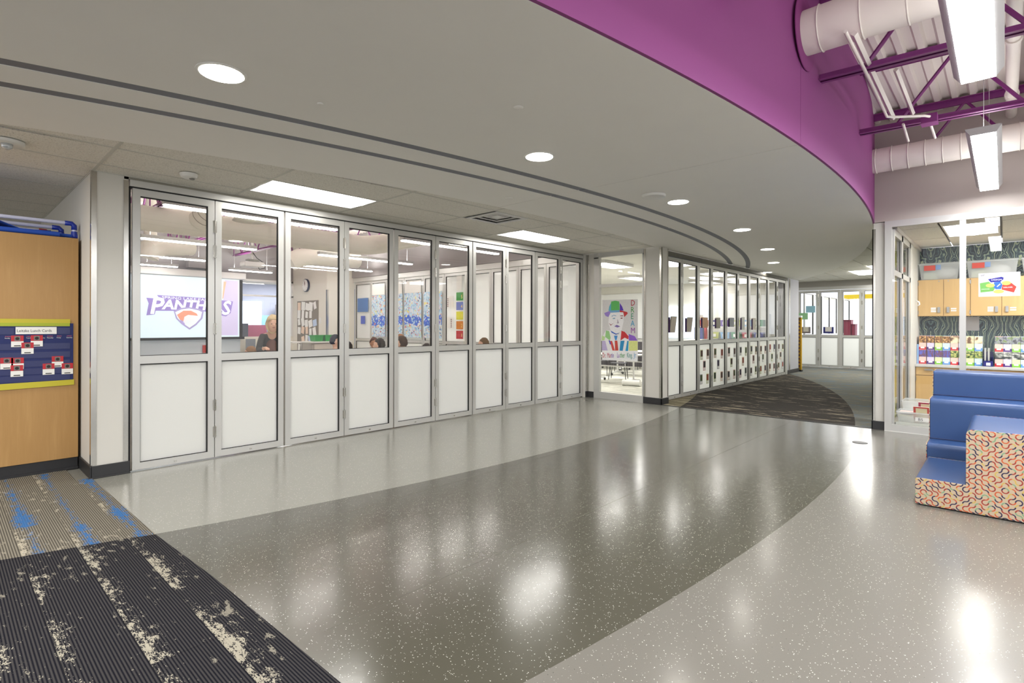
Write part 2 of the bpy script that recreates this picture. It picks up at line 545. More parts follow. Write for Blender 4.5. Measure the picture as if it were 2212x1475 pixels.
obj('grid_tee', MB().box(.955, .975, 6.1, 9.7, ZC - .005, ZC + .011), TEE, ceil)
obj('perimeter_angle', MB().box(.97, 8.7, 6.075, 6.10, ZC - .002, ZC + .012), TEE, ceil)
# plain plenum backing above the tiles
obj('ceiling', MB().box(-6, 8.7, 4.0, 6.15, ZC + .17, ZC + .2).box(-6, .9, 6.15, 10, ZC + .17, ZC + .2), GYP, kind='structure')
# hall beyond + room two lay-in ceiling
for xa in range(0, 10):
    for ya in range(0, 7):
        x0, y0 = 8.73 + xa * 1.22, 1.35 + ya * .61
        x1, y1 = min(x0 + 1.22, 20.45), y0 + .61
        if x0 < 17.95: y1 = min(y1, 4.55)
        edge = arcpt(R_OUT, (x0 + x1) / 2)[1]
        if y0 > edge + .3 or y0 >= y1: continue
        if (xa, ya) in ((6, 1), (7, 2)):
            obj('ceiling_light', MB().box(x0 + .05, x1 - .05, y0 + .05, y1 - .05, ZC + .10, ZC + .13, 0), [LIGHTPAN],
                label=['flat panel light in the far hall ceiling beside the right column', 'flat panel light deeper in the far hall, above the yellow rack'][ya - 1], category='light')
            continue
        obj('ceiling_tile', MB().box(x0 + g, x1 - g, y0 + g, y1 - g, ZC + .13, ZC + .15), TILEM, ceil)
obj('ceiling', MB().box(8.9, 20.6, 1.12, 4.5, ZC + .19, ZC + .22).box(17.9, 20.6, 4.5, 9, ZC + .17, ZC + .2), TEE, kind='structure')
obj('ceiling', MB().box(8.8, 17.0, 4.66, 14.7, 2.80, 2.86), M('room_ceiling', (226, 224, 214), .9), kind='structure')

# purple fascia following the cloud edge, up to the deck
ZD = 4.15
fa = arcrow(R_OUT, -6, 8.70, 90); fb = arcrow(R_OUT - .10, -6, 8.70, 90)
wall_fascia = empty('wall_fascia', kind='structure')
for a, b_ in ((-6, JX - .003), (JX + .003, 8.70)):
    i0 = arcrow(R_OUT + .022, a, b_, 60); i1 = arcrow(R_OUT + .002, a, b_, 60)
    obj('fascia_panel', MB().ring(i0, i1, ZC + .002, ZD + .1), PURP, wall_fascia, smooth='auto')
# roof deck with trapezoidal flutes along X
def deck(x0, x1, y0, y1, z, name='ceiling'):
    mb = MB(); y = y0; row = []
    while y < y1:
        for dy, dz in ((0, .0), (.05, .0), (.075, .045), (.145, .045), (.165, .0)): row.append((y + dy, z + dz))
        y += .165
    vs = [(x0, p[0], p[1]) for p in row] + [(x1, p[0], p[1]) for p in row]; n = len(row)
    mb._a(vs, [(i, i + 1, n + i + 1, n + i) for i in range(n - 1)])
    return obj(name, mb, DECK, kind='structure', recalc=False)
deck(-6, 9.0, -8, 1.9, ZD)
obj('ceiling', MB().box(-6, 9.0, -8, 2.0, ZD + .06, ZD + .1), DECK, kind='structure')
deck(.9, 8.8, 6.15, 17.0, ZD)
obj('ceiling', MB().box(.9, 8.8, 6.15, 17.0, ZD + .06, ZD + .1), DECK, kind='structure')


def truss(root_label, X, y0, y1, skew=0.0, zt=ZD, zb=3.44, step=.95, cat='truss', group=None, ph=0.0):
    t = empty('roof_truss', (X, y0, zb), label=root_label, category=cat)
    if group: t['group'] = group
    def P(y, z, dx=0): return (X + dx - skew * (y - y0), y, z)
    for nm, z0, z1, wdt in (('top_chord', zt - .075, zt - .002, .055), ('bottom_chord', zb, zb + .055, .045)):
        mb = MB()
        for sd in (-1, 1):
            a, b_ = sd * .008, sd * (.008 + wdt)
            for (xa, xb, za, zc) in ((a, a + sd * .008, z0, z1), (a, b_, (z0 if nm == 'bottom_chord' else z1 - .008), (z0 + .008 if nm == 'bottom_chord' else z1))):
                xa, xb = sorted((xa, xb))
                pts = [P(y0, 0, xa), P(y0, 0, xb), P(y1, 0, xb), P(y1, 0, xa)]
                mb.prism([(p[0], p[1]) for p in pts], za, zc)
        obj(nm, mb, PURPD, t)
    y = y0 + ph; k = 0
    while y + step / 2 < y1:
        obj('web_member', MB().tube([P(y, zb + .03), P(min(y + step / 2, y1), zt - .04)], .017, 6), PURPD, t)
        obj('web_member', MB().tube([P(y + step / 2, zt - .04), P(min(y + step, y1 - .01), zb + .03)], .017, 6), PURPD, t)
        if k % 2 == 0: obj('web_member', MB().tube([P(y + step / 2, zt - .04), P(y + step / 2, zb + .03)], .012, 6), PURPD, t)
        y += step; k += 1
    return t
def out_y(X): return arcpt(R_OUT, X)[1]
for X, lab in ((8.42, 'purple roof truss farthest away, by the beige wall over the glass room'),
               (6.78, 'purple roof truss second from the beige wall, behind the nearer pendant lamp'),
               (5.10, 'purple roof truss nearest in view, just beyond the large white duct'),
               (3.42, 'purple roof truss over the viewer, mostly above the frame')):
    truss(lab, X + .08 * 5, -5.0, out_y(X) - .02, .08, ph=.12)
for X, lab in ((2.6, 'purple truss over classroom, first seen through the leftmost pane'),
               (4.3, 'purple truss over classroom, seen through the second and third panes'),
               (6.0, 'purple truss over classroom, seen through the fourth pane'),
               (7.6, 'purple truss over classroom, nearest the clock wall')):
    truss(lab, X, 6.3, 16.8, 0, step=1.1)

# ------------------------------------------------------------------ structure : walls
def wall(name, mb, mat=WALLW, **k): return obj(name, mb, mat, kind='structure', **k)
wall('wall_left', MB().box(.962, 1.19, 6.10, 17.0, 0, 4.3))
def guard(x, y, sx, sy, z0=.12, z1=2.79, w=.04, parent=None):   # L-shaped steel corner guard wrapping corner (x,y); sx,sy = directions of the faces
    mb = MB(); t = .003
    mb.box(x, x + sx * w, y - sy * 0 - t * (1 if sy > 0 else -1) , y, z0, z1)
    mb.box(x - sx * t, x, y - (t if sy > 0 else -t), y + sy * w, z0, z1)
    return obj('corner_guard', mb, STEEL, parent)
wl = empty('wall_column_left', kind='structure')
obj('wall_face', MB().box(.965, 1.235, 6.085, 6.11, 0, 2.80), WALLW, wl)
obj('corner_guard', MB().box(.953, .995, 6.080, 6.085, .12, 2.80).box(.953, .958, 6.085, 6.13, .12, 2.80), STEEL, wl)
obj('corner_guard', MB().box(1.197, 1.235, 6.080, 6.085, .12, 2.765), STEEL, wl)
def base(name, mb): return obj(name, mb, VINYLB, kind='structure', bevel=.004)
base('baseboard_left', MB().box(.950, 1.245, 6.065, 6.08, 0, .115).box(.945, .962, 6.065, 6.62, 0, .115).box(.93, 1.25, 6.055, 6.075, 0, .012))
wall('wall_back_left', MB().box(-6, .96, 9.6, 9.7, 0, 2.9))
# classroom
XI = 7.84
CW = M('class_wall', (228, 224, 212), .8)
CWG = M('class_wall_grey', (150, 146, 146), .8)
wall('wall_far_left', MB().box(1.2, 3.55, 16.9, 17.05, 0, 4.3).box(3.55, 7.84, 16.9, 17.05, 2.80, 4.3), CWG)
wall('wall_far_sill', MB().box(3.5, 7.84, 16.9, 17.05, 0, 1.04), CW)
wall('wall_clock', MB().box(XI, XI + .12, 14.7, 16.9, 0, 4.3), CW)
wall('wall_clock_return', MB().box(XI + .12, 8.75, 14.7, 14.82, 0, 4.3), CW)
wall('wall_divider_head', MB().box(8.66, 8.80, 6.15, 14.7, 2.84, 4.3), CWG)
wall('wall_bulkhead', MB().box(.96, 8.80, 6.16, 6.25, 2.80, 4.3), CWG)
obj('corner_guard', MB().box(XI - .005, XI, 14.695, 14.75, .1, 2.45).box(XI - .005, XI + .05, 14.695, 14.70, .1, 2.45), STEEL,
    label='polished steel corner guard at end of the clock wall in classroom', category='corner guard')
# nib between classroom partition and glazed door, then door wall column
nib = empty('wall_nib', kind='structure')
obj('wall_face', MB().box(8.64, 8.70, 6.03, 6.16, 0, 2.80).box(8.70, 8.80, 5.87, 6.16, 0, 2.80), WALLW, nib)
obj('corner_guard', MB().box(8.655, 8.675, 6.025, 6.03, .12, 2.79).box(8.693, 8.70, 5.985, 6.03, .12, 2.79), STEEL, nib)
base('baseboard_nib', MB().box(8.64, 8.705, 6.01, 6.03, 0, .115).box(8.69, 8.70, 5.87, 6.03, 0, .115))
col = empty('wall_column_middle', kind='structure')
obj('wall_face', MB().box(8.715, 8.96, 4.455, 4.79, 0, 2.80).box(8.8, 9.26, 4.62, 4.79, 0, 2.80), WALLW, col)
obj('corner_guard', MB().box(8.708, 8.715, 4.449, 4.49, .12, 2.79).box(8.708, 8.755, 4.449, 4.455, .12, 2.79), STEEL, col)
obj('corner_guard', MB().box(8.708, 8.715, 4.765, 4.80, .12, 2.79), STEEL, col)
obj('corner_guard', MB().box(8.945, 8.96, 4.449, 4.455, .12, 2.79), STEEL, col)
base('baseboard_middle', MB().box(8.69, 8.965, 4.435, 4.455, 0, .115).box(8.69, 8.715, 4.435, 4.80, 0, .115))
c2 = empty('wall_column_far', kind='structure')
obj('wall_face', MB().box(16.75, 18.0, 4.64, 4.90, 0, 2.80), M('grey_paint', (178, 178, 186), .7), c2)
obj('corner_guard', MB().box(16.98, 17.10, 4.630, 4.64, .12, 2.79), STEEL, c2)
base('baseboard_far', MB().box(16.75, 18.02, 4.615, 4.64, 0, .115).box(18.0, 18.02, 4.62, 4.92, 0, .115))
# right column, beige wall above the glass room
cr = empty('wall_column_right', kind='structure')
obj('wall_face', MB().box(8.68, 8.80, 1.175, 1.31, 0, 2.80), WALLW, cr)
obj('corner_guard', MB().box(8.673, 8.68, 1.285, 1.322, .12, 2.72).box(8.673, 8.72, 1.31, 1.322, .12, 2.72), STEEL, cr)
base('baseboard_right', MB().box(8.66, 8.68, 1.175, 1.325, 0, .115).box(8.66, 8.80, 1.31, 1.328, 0, .115))
wall('wall_right', MB().box(8.68, 8.80, -8, 1.33, 2.81, 4.3), WALLB)
wall('wall_hall_right', MB().box(11.75, 20.5, 1.12, 1.2, 0, 3.0), M('pale_green_wall', (206, 208, 190), .8))
wall('wall_hall_header', MB().box(8.80, 11.8, 1.06, 1.16, 2.70, 3.0))
wall('wall_yellow', MB().box(9.95, 10.07, 1.19, 1.30, 0, 2.80), M('yellow_paint', (206, 204, 60), .7))
# room two shell
wall('wall_room_back', MB().box(16.95, 17.05, 4.9, 14.7, 0, 2.9), M('room_wall', (240, 238, 230), .8))
wall('wall_room_side', MB().box(8.8, 17.0, 12.5, 12.6, 0, 2.9), M('room_wall', (240, 238, 230), .8))
# far room behind far partition
wall('wall_far_room', MB().box(30, 30.1, 0, 12, 0, 3.4).box(20.6, 30, 9, 9.1, 0, 3.4), M('self_lit_wall', (232, 238, 246), .8, emit=.30))  # wall emission stands in for the far room's lighting
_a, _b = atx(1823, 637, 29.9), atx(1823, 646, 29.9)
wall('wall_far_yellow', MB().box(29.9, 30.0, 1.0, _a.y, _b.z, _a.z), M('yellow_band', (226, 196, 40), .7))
wall('wall_far_header', MB().box(20.44, 20.56, 1.1, 9, 2.74, 3.0), M('header_grey', (160, 156, 150), .8))
wall('wall_rear_far', MB().box(24, -6, 20, 20.1, 0, 4.3), WALLW)

# ------------------------------------------------------------------ folding partitions
GASK = BLK
ORD = ['first', 'second', 'third', 'fourth', 'fifth', 'sixth', 'seventh', 'eighth', 'ninth', 'tenth']
def leaf(name, a0, a1, c, axis, label, z0=.012, z1=2.705, rail=(1.024, 1.10), hinge=None, frame=.062, upper=None, lower=None, group=None, top=.07, bot=.066, hinges=True, depth=.05, sgn=-1):
    """leaf spans a0..a1 along axis ('x' wall faces -Y at y=c ; 'y' wall faces -X at x=c)"""
    def B(mb, p0, p1, d0, d1, za, zb, m=0):
        return mb.box(p0, p1, c + d0, c + d1, za, zb, m) if axis == 'x' else mb.box(c + d0, c + d1, p0, p1, za, zb, m)
    loc = ((a0 + a1) / 2, c, z0) if axis == 'x' else (c, (a0 + a1) / 2, z0)
    r = empty(name, loc, label=label, category='partition panel')
    if group: r['group'] = group
    fr = MB(); lo_, hi_ = min(a0, a1) + .004, max(a0, a1) - .004
    B(fr, lo_, lo_ + frame, 0, depth, z0, z1); B(fr, hi_ - frame, hi_, 0, depth, z0, z1)
    B(fr, lo_ + frame, hi_ - frame, 0, depth, z1 - top, z1); B(fr, lo_ + frame, hi_ - frame, 0, depth, *rail)
    B(fr, lo_ + frame, hi_ - frame, 0, depth, z0, z0 + bot)
    obj('frame', fr, ALU, r)
    gk = MB(); gi0, gi1 = lo_ + frame, hi_ - frame; t = .010
    for za, zb in ((rail[1], z1 - top), (z0 + bot, rail[0])):
        B(gk, gi0, gi0 + t * .4, .012, .03, za, zb); B(gk, gi1 - t, gi1, .002, .03, za, zb)
        B(gk, gi0, gi1, .002, .03, zb - t, zb); B(gk, gi0, gi1, .004, .03, za, za + t * .5)
    obj('gasket', gk, GASK, r)
    obj('glass_pane', B(MB(), gi0, gi1, .022, .028, rail[1], z1 - top), upper or GLASS, r)
    obj('lower_panel', B(MB(), gi0, gi1, .020, .028, z0 + bot, rail[0]), lower or FROST, r)
    if hinge is not None and hinges:
        for hz in ((2.36, 2.50), (2.10, 2.24), (1.30, 1.42), (.50, .62), (.22, .34)):
            hb = MB()
            if axis == 'x': hb.tube([(hinge, c - .008, hz[0]), (hinge, c - .008, hz[1])], .009, 8); hb.box(hinge - .018, hinge + .018, c - .003, c, hz[0] + .01, hz[1] - .01)
            else: hb.tube([(c - .008, hinge, hz[0]), (c - .008, hinge, hz[1])], .009, 8); hb.box(c - .003, c, hinge - .018, hinge + .018, hz[0] + .01, hz[1] - .01)
            obj('hinge', hb, STEEL, r)
    mid = (a0 + a1) / 2
    bl = MB(); B(bl, mid - .012, mid + .012, -.004, 0, z0 + .02, z0 + .035)
    obj('floor_bolt', bl, STEEL, r)
    return r
XL = [1.258, 1.988, 2.726, 3.483, 4.223, 4.945, 5.682, 6.438, 7.189, 7.924, 8.636]
look = ['leftmost, showing part of the projector screen', 'showing the woman bending over a table', 'showing the wall clock', 'showing green bins and a blue picture',
        'showing brown-haired heads before the blue mural', 'showing the column of coloured number cards', 'with one child head at its lower edge', 'with plain white divider behind',
        'second from the glazed door', 'rightmost, beside the glazed door']
for i in range(10):
    a, b_ = XL[i], XL[i + 1]
    if i % 2 == 0: a += .006
    else: b_ -= .006
    leaf('partition_leaf', a, b_, 6.09, 'x', '%s leaf of long glass partition, %s' % (ORD[i], look[i]), hinge=(b_ if i % 2 == 0 else None))
hd = empty('partition_header', (4.9, 6.06, 2.74), label='long aluminium track header above the ten leaf folding partition', category='header')
obj('track', MB().box(1.245, 8.65, 6.075, 6.145, 2.715, 2.775), ALU, hd)
obj('shadow_gap', MB().box(1.245, 8.65, 6.09, 6.14, 2.702, 2.717), BLK, hd)
obj('trim_cap', MB().box(1.20, 8.65, 6.085, 6.16, 2.775, 2.80), M('header_cap', (150, 146, 134), .5), hd)
obj('side_gasket', MB().box(1.236, 1.256, 6.10, 6.14, .0, 2.71), BLK, hd)
obj('side_gasket', MB().box(8.636, 8.645, 6.10, 6.14, .0, 2.71), BLK, hd)
# second partition
X2 = [9.26, 9.89, 10.66, 11.34, 12.15, 12.89, 13.64, 14.35, 15.08, 15.83, 16.60]
look2 = ['with a grey file pocket over bare white', 'with a tilted grey file pocket over bare white', 'with an orange file pocket', 'with a purple-edged file pocket', 'with a small grey pocket',
         'with a tall white sheet holder', 'with a tall beige sheet holder', 'showing clear craft bins', 'showing a pink and purple bin', 'last before the grey column']
for i in range(10):
    a, b_ = X2[i], X2[i + 1]
    leaf('partition_leaf', a, b_, 4.62, 'x', '%s leaf of the carpeted hall partition, %s' % (ORD[i], look2[i]), hinge=(b_ if i % 2 == 0 else None), z1=2.70)
hd = empty('partition_header', (13, 4.62, 2.72), label='aluminium header in painted shade above the carpeted hall partition', category='header')
obj('track', MB().box(9.2, 16.75, 4.60, 4.68, 2.712, 2.80), M('header_shade', (104, 100, 92), .5), hd)  # shade on this header is put into its darker colour
obj('jamb_post', MB().box(9.2, 9.26, 4.61, 4.68, 0, 2.71), ALU, hd)
obj('jamb_post', MB().box(16.60, 16.75, 4.61, 4.68, 0, 2.71), ALU, hd)
# far partition
Y3 = [1.9, 2.66, 3.41, 4.02, 4.67, 5.30, 5.95]
for i in range(6):
    leaf('partition_leaf', Y3[i], Y3[i + 1], 20.5, 'y', ['far hall folding leaf hidden mostly by the right column', 'far hall folding leaf half hidden by the right column', 'far hall folding leaf showing the dark red cabinets',
        'far hall folding leaf with a blue framed file pocket', 'far hall folding leaf with green and blue notices', 'far hall folding leaf behind the grey column'][i], z1=2.62, frame=.07, hinge=Y3[i] if i % 2 == 0 else None)
for i in range(6):
    leaf('partition_leaf', 20.75 + i * 1.25, 22.0 + i * 1.25, 5.15, 'x', '%s leaf of the side partition inside the far bright room' % ORD[i], z1=2.62, hinges=False, frame=.09)
obj('partition_header', MB().box(20.47, 20.58, 1.1, 9, 2.63, 2.74), ALU, label='aluminium header above the far hall partition', category='header')
# classroom divider (opaque white glazing) along B
WG = frosted('white_glazing', (252, 253, 252), .40, .06, .08)
Y4 = [6.25, 7.08, 7.87, 8.72, 9.56, 10.40, 11.25, 12.09, 12.92, 13.72, 14.62]
look4 = ['nearest the corridor', 'second from the corridor', 'third from the corridor', 'fourth from the corridor, behind the seated child', 'with the column of number cards', 'with the right edge of the blue mural',
         'with the blue mural and white sheet', 'middle of the blue mural', 'left part of the blue mural', 'with a blue square picture, farthest away']
for i in range(10):
    leaf('divider_leaf', Y4[i], Y4[i + 1], 8.72, 'y', 'white glazed classroom divider leaf, ' + look4[i], z1=2.70, rail=(.93, 1.0), upper=WG, hinges=False)
hd = obj('divider_header', MB().box(8.69, 8.78, 6.26, 14.69, 2.705, 2.835), ALU, label='aluminium header along the white classroom divider', category='header')

# ------------------------------------------------------------------ glazed door wall X=8.71
dr = empty('door_1', (8.71, 5.33, 0), kind='structure')
obj('door_frame', MB().box(8.70, 8.76, 5.74, 5.872, 0, 2.72).box(8.70, 8.76, 4.80, 4.825, 0, 2.72).box(8.70, 8.76, 4.825, 5.74, 2.715, 2.80)
    .box(8.70, 8.76, 4.825, 5.74, 2.142, 2.195).box(8.70, 8.76, 5.77, 5.872, 2.7, 2.8).box(8.70, 8.76, 4.80, 4.825, 2.7, 2.8), ALU, dr)
obj('kick_panel', MB().box(8.698, 8.75, 4.80, 5.872, .0, .128), ALU, dr)
obj('glass_pane', MB().box(8.728, 8.734, 4.825, 5.74, .128, 2.142), GLASS, dr)
obj('transom_pane', MB().box(8.728, 8.734, 4.825, 5.74, 2.195, 2.715), GLASS, dr)

# ------------------------------------------------------------------ ceiling fixtures
def downlight(x, y, label):
    t = empty('downlight', (x, y, ZC), label=label, category='light', group='recessed downlights in the curved ceiling')
    obj('trim_ring', MB().lathe([(.105, -.006), (.128, -.004), (.130, 0)], (x, y, ZC), 28), WHT, t)
    obj('lens', MB().lathe([(.112, -.0065), (.112, -.002)], (x, y, ZC), 28), DOWNPAN, t)
for q, lab in (((479, 158), 'large round recessed downlight nearest the viewer, at upper left'), ((1165, 338), 'second nearest recessed downlight, above the middle of the long partition'),
               ((1465, 436), 'third recessed downlight, beside the round white ceiling speaker'), ((1603, 496), 'fourth recessed downlight along the curved ceiling row'),
               ((1658, 538), 'fifth recessed downlight along the curved ceiling row'), ((1671, 567), 'sixth recessed downlight along the curved ceiling row'),
               ((1657, 588), 'smallest farthest recessed downlight in the curved row')):
    p = atz(*q, ZC); downlight(p.x, p.y, lab)


def troffer(x0, x1, y0, y1, z, label, grp=None):
    t = empty('troffer_light', ((x0 + x1) / 2, (y0 + y1) / 2, z), label=label, category='light')
    if grp: t['group'] = grp
    g_ = .012; ym = (y0 + y1) / 2
    obj('housing', MB().box(x0 + g_, x1 - g_, y0 + g_, y1 - g_, z + .05, z + .06), WHTM, t)
    fr = MB()
    for a, b_, c_, d_ in ((x0 + g_, x1 - g_, y0 + g_, y0 + .03), (x0 + g_, x1 - g_, y1 - .03, y1 - g_), (x0 + g_, x0 + .03, y0 + .03, y1 - .03), (x1 - .03, x1 - g_, y0 + .03, y1 - .03)):
        fr.box(a, b_, c_, d_, z, z + .05)
    obj('frame', fr, WHTM, t)
    rf = MB()
    for s_ in (-1, 1):
        ya, yb = ym + s_ * .16, ym + s_ * .27
        rf._a([(x0 + .03, ya, z + .045), (x1 - .03, ya, z + .045), (x1 - .03, yb, z + .004), (x0 + .03, yb, z + .004)], [(0, 1, 2, 3)])
    obj('reflector', rf, M('reflector', (245, 244, 240), .4, emit=.5), t)  # emission stands in for lamp light caught by the reflector
    prof = [(ym + .16 * math.cos(a), z + .045 - .05 * math.sin(a)) for a in [math.pi * k / 8 for k in range(9)]]
    obj('diffuser', MB().prism(prof, x0 + .035, x1 - .035, 'x'), LIGHTPAN, t, smooth='auto')
    return t
troffer(2.185, 3.405, 5.18, 5.79, ZC, 'recessed ceiling troffer over the third and fourth partition leaves')
troffer(5.845, 7.065, 5.18, 5.79, ZC, 'recessed ceiling troffer beyond the square air diffuser')
# square diffuser
vx0, vx1, vy0, vy1 = 4.675, 5.285, 4.57, 5.18
t = empty('air_diffuser', (4.98, 4.875, ZC), label='square louvred air diffuser in the tile ceiling between two troffers', category='vent')
mb = MB()
for k, (ins, zz) in enumerate(((.0, 0.0), (.10, .012), (.17, .022))):
    a, b_, c_, d_ = vx0 + .015 + ins, vx1 - .015 - ins, vy0 + .015 + ins, vy1 - .015 - ins
    wv = .05 if k == 0 else .022
    mb = MB()
    for q in ((a, b_, c_, c_ + wv), (a, b_, d_ - wv, d_), (a, a + wv, c_ + wv, d_ - wv), (b_ - wv, b_, c_ + wv, d_ - wv)): mb.box(*q, ZC + zz - .004, ZC + zz + .006)
    obj('louvre', mb, WHTM, t)
obj('core', MB().box(vx0 + .23, vx1 - .23, vy0 + .23, vy1 - .23, ZC + .018, ZC + .026), WHTM, t)
obj('throat', MB().box(vx0 + .02, vx1 - .02, vy0 + .02, vy1 - .02, ZC + .045, ZC + .05), M('throat', (70, 68, 60), .8), t)


def disc(name, q, z, r, h, label, cat, mat=WHT, prof=None):
    p = atz(*q, z)
    t = empty(name, (p.x, p.y, z), label=label, category=cat)
    prof = prof or [(r * .55, -h), (r * .85, -h * .75), (r, -h * .2), (r, 0)]
    obj('body', MB().lathe(prof, (p.x, p.y, z - .002), 24), mat, t, smooth='auto'); return t, p
t, p = disc('smoke_detector', (408, 375), ZC, .075, .045, 'white smoke detector on ceiling tile above the leftmost partition leaf', 'smoke detector')
obj('sensor', MB().lathe([(.018, -.056), (.024, -.046)], (p.x + .02, p.y - .02, ZC), 12), M('grey_plastic', (120, 118, 112), .5), t)
t, p = disc('ceiling_speaker', (1412, 421), ZC, .125, .03, 'round white shallow ceiling dome beside the third downlight', 'ceiling sensor', prof=[(.10, -.03), (.12, -.024), (.127, 0)])
for q, r, lab in (((1120, 231), .032, 'small round sprinkler cap on the curved ceiling near the viewer'), ((1101, 427), .045, 'small round sprinkler cap beside the square diffuser'),
                  ((1447, 491), .022, 'tiny sprinkler cap between the slots near the third downlight'), ((1521, 550), .04, 'sprinkler cap near the far ends of the slots'),
                  ((692, 223), .02, 'tiny sprinkler cap beside the nearest downlight'), ((1253, 481), .035, 'tiny ceiling sensor on tiles over the last leaves')):
    disc('fire_sprinkler', q, ZC, r, .008, lab, 'sprinkler', GYP)
# fire strobe
p = atz(14, 304, ZC)
t = empty('fire_strobe', (p.x, p.y, ZC), label='white round ceiling fire strobe with red lettering and clear lamp, far left', category='fire alarm')
obj('base', MB().lathe([(.09, -.03), (.105, -.02), (.108, 0)], (p.x, p.y, ZC - .002), 28), WHT, t, smooth='auto')
obj('lamp', MB().lathe([(.01, -.075), (.032, -.06), (.036, -.03)], (p.x + .0, p.y - .03, ZC), 14), M('clear_plastic', (200, 204, 206), .1, .3), t, smooth=True)
text('lettering', 'FIRE', .03, M('sign_red', (186, 50, 40), .5), t, (p.x + .04, p.y - .005, ZC - .031), (CT * 0 + .7, -.7, 0), (-.7, -.7, 0))


# pendant lights
def pendant(x0, x1, y, z, label, body=.13, lens=.10, pan=PENDPAN, top=ZD, grp=None, zone='classroom'):
    t = empty('pendant_light', ((x0 + x1) / 2, y, z), label=label, category='light')
    if grp: t['group'] = grp
    prof = [(y - lens / 2, z), (y + lens / 2, z), (y + body / 2, z + .055), (y + body / 2, z + .062), (y - body / 2, z + .062), (y - body / 2, z + .055)]
    obj('housing', MB().prism(prof, x0, x1, 'x'), M('lamp_housing', (190, 188, 188), .45), t)
    n = 2 if x1 - x0 > 1.9 else 1; L = (x1 - x0 - .02) / n
    for k in range(n):
        obj('lens', MB().box(x0 + .01 + k * L + .007, x0 + .01 + (k + 1) * L - .007, y - lens / 2, y + lens / 2, z - (.022 if pan is PENDPAN else .006), z + .004), pan, t)
    if pan is BAYPAN:
        ul = area('uplight', (0, 0, .075), (x1 - x0) * .95, lens, 5, (1, .98, .96)); ul.rotation_euler = (math.pi, 0, 0); ul.parent = t
    if pan is PENDPAN:
        ul = area('uplight', (0, 0, .075), (x1 - x0) * .95, lens, 24 * (x1 - x0) / 2.44, (1, .97, .92)); ul.rotation_euler = (math.pi, 0, 0); ul.parent = t
    for xs in (x0 + .15, x1 - .15):
        obj('cable', MB().tube([(xs, y, z + .06), (xs, y, top)], .0025, 5), WHTM, t)
    return t
pendant(2.12, 4.60, .125, 3.0, 'large bright pendant lamp nearest in the high bay, at upper right', .25, .17, BAYPAN)
pendant(5.90, 8.37, .13, 3.0, 'smaller two-panel pendant lamp deeper in the high bay', .23, .16, BAYPAN)
pendant(2.12, 4.60, -2.3, 3.0, 'unseen high bay pendant added to light the right floor, near', .30, .17, BAYPAN)  # unseen pendant row, added to light the right part of the floor
pendant(5.90, 8.37, -2.3, 3.0, 'unseen high bay pendant added to light the right floor, far', .28, .16, BAYPAN)
ZP = 2.95
PL = [((352, 441), 2.44, 'front row left'), ((868, 518), 2.5, 'front row right'), ((303, 513), 2.0, 'second row left'), ((688, 549), 2.5, 'second row right'),
      ((300, 551), 1.35, 'third row left'), ((622, 570), 2.5, 'third row right'), ((300, 571), .85, 'fourth row left, over the screen'), ((494, 582), 1.2, 'fourth row right, beside the screen')]
for (q, L, nm) in PL:
    p = atz(*q, ZP); yy = min(p.y, 16.2)
    pendant(p.x, min(p.x + L, 8.5), yy, ZP, 'classroom pendant strip lamp, ' + nm)

# ------------------------------------------------------------------ ducts and pipes
def duct(name, p0, p1, r, label, pitch=.25, cat='duct', mat=DUCTM, seam=.010, n=28, cap=False):
    p0, p1 = Vector(p0), Vector(p1); L = (p1 - p0).length; d = (p1 - p0) / L
    t = empty(name, p0, label=label, category=cat)
    obj('duct_tube', MB().tube([p0, p1], r, n, cap=True), mat, t, smooth='auto')
    k = pitch
    while k < L:
        c_ = p0 + d * k
        obj('seam_ring', MB().tube([c_ - d * .006, c_, c_ + d * .006], [r, r + seam, r], n, cap=False), mat, t, smooth=True)
        k += pitch
    return t
duct('spiral_duct', (4.60, 1.30, 3.68), (4.60, -6, 3.68), .165, 'large white round duct piercing the purple wall, upper right', .27)
obj('collar', MB().lathe([(.28, 0), (.28, .006)], (4.60, arcpt(R_OUT + .03, 4.60)[1] - .004, 3.68), 32, ax='y'), M('collar_purple', (140, 62, 126), .6, spec=.3),
    label='flat purple collar plate around the large white duct on the curved wall', category='duct collar')
duct('spiral_duct', (8.12, 1.36, 3.50), (8.12, -6, 3.50), .148, 'white round duct running along the beige wall below the truss', .165)
CD = t = empty('class_duct', (2.3, 10.65, 3.20), label='main cream spiral duct across the classroom ceiling', category='duct')
pts = [(1.3, 10.65, 3.20), (6.5, 10.65, 3.20)]
el = [(6.5 + .45 * math.sin(a), 10.65 - .45 + .45 * math.cos(a), 3.20 + .05 * a) for a in [math.pi / 2 * k / 6 for k in range(1, 7)]]
obj('duct_tube', MB().tube(pts + el + [(6.95, 9.0, 3.30)], .215, 26), DUCTC, t, smooth='auto')
for k in range(21):
    obj('seam_ring', MB().tube([(1.4 + k * .25, 10.65, 3.20), (1.412 + k * .25, 10.65, 3.20)], .219, 26, cap=False), DUCTC, t)
for xh in (2.0, 4.0, 6.0): obj('hanger', MB().tube([(xh, 10.65, 3.41), (xh, 10.65, ZD)], .006, 5), DUCTC, CD)
br = [(3.15 + .28 * k / 8, 10.5 - .9 * k / 8, 3.24 + .30 * math.sin(math.pi / 2 * k / 8)) for k in range(9)]
obj('branch_elbow', MB().tube(br, .17, 20), DUCTC, t, smooth='auto')
for k in range(1, 8): obj('rib', MB().tube([br[k], tuple(Vector(br[k]) + (Vector(br[k]) - Vector(br[k - 1])) * .12)], .176, 20, cap=False), M('rib_grey', (180, 172, 160), .6), t)
t = empty('branch_duct', (5.6, 12.6, 3.1), label='cream duct elbow hanging above the wall clock', category='duct')
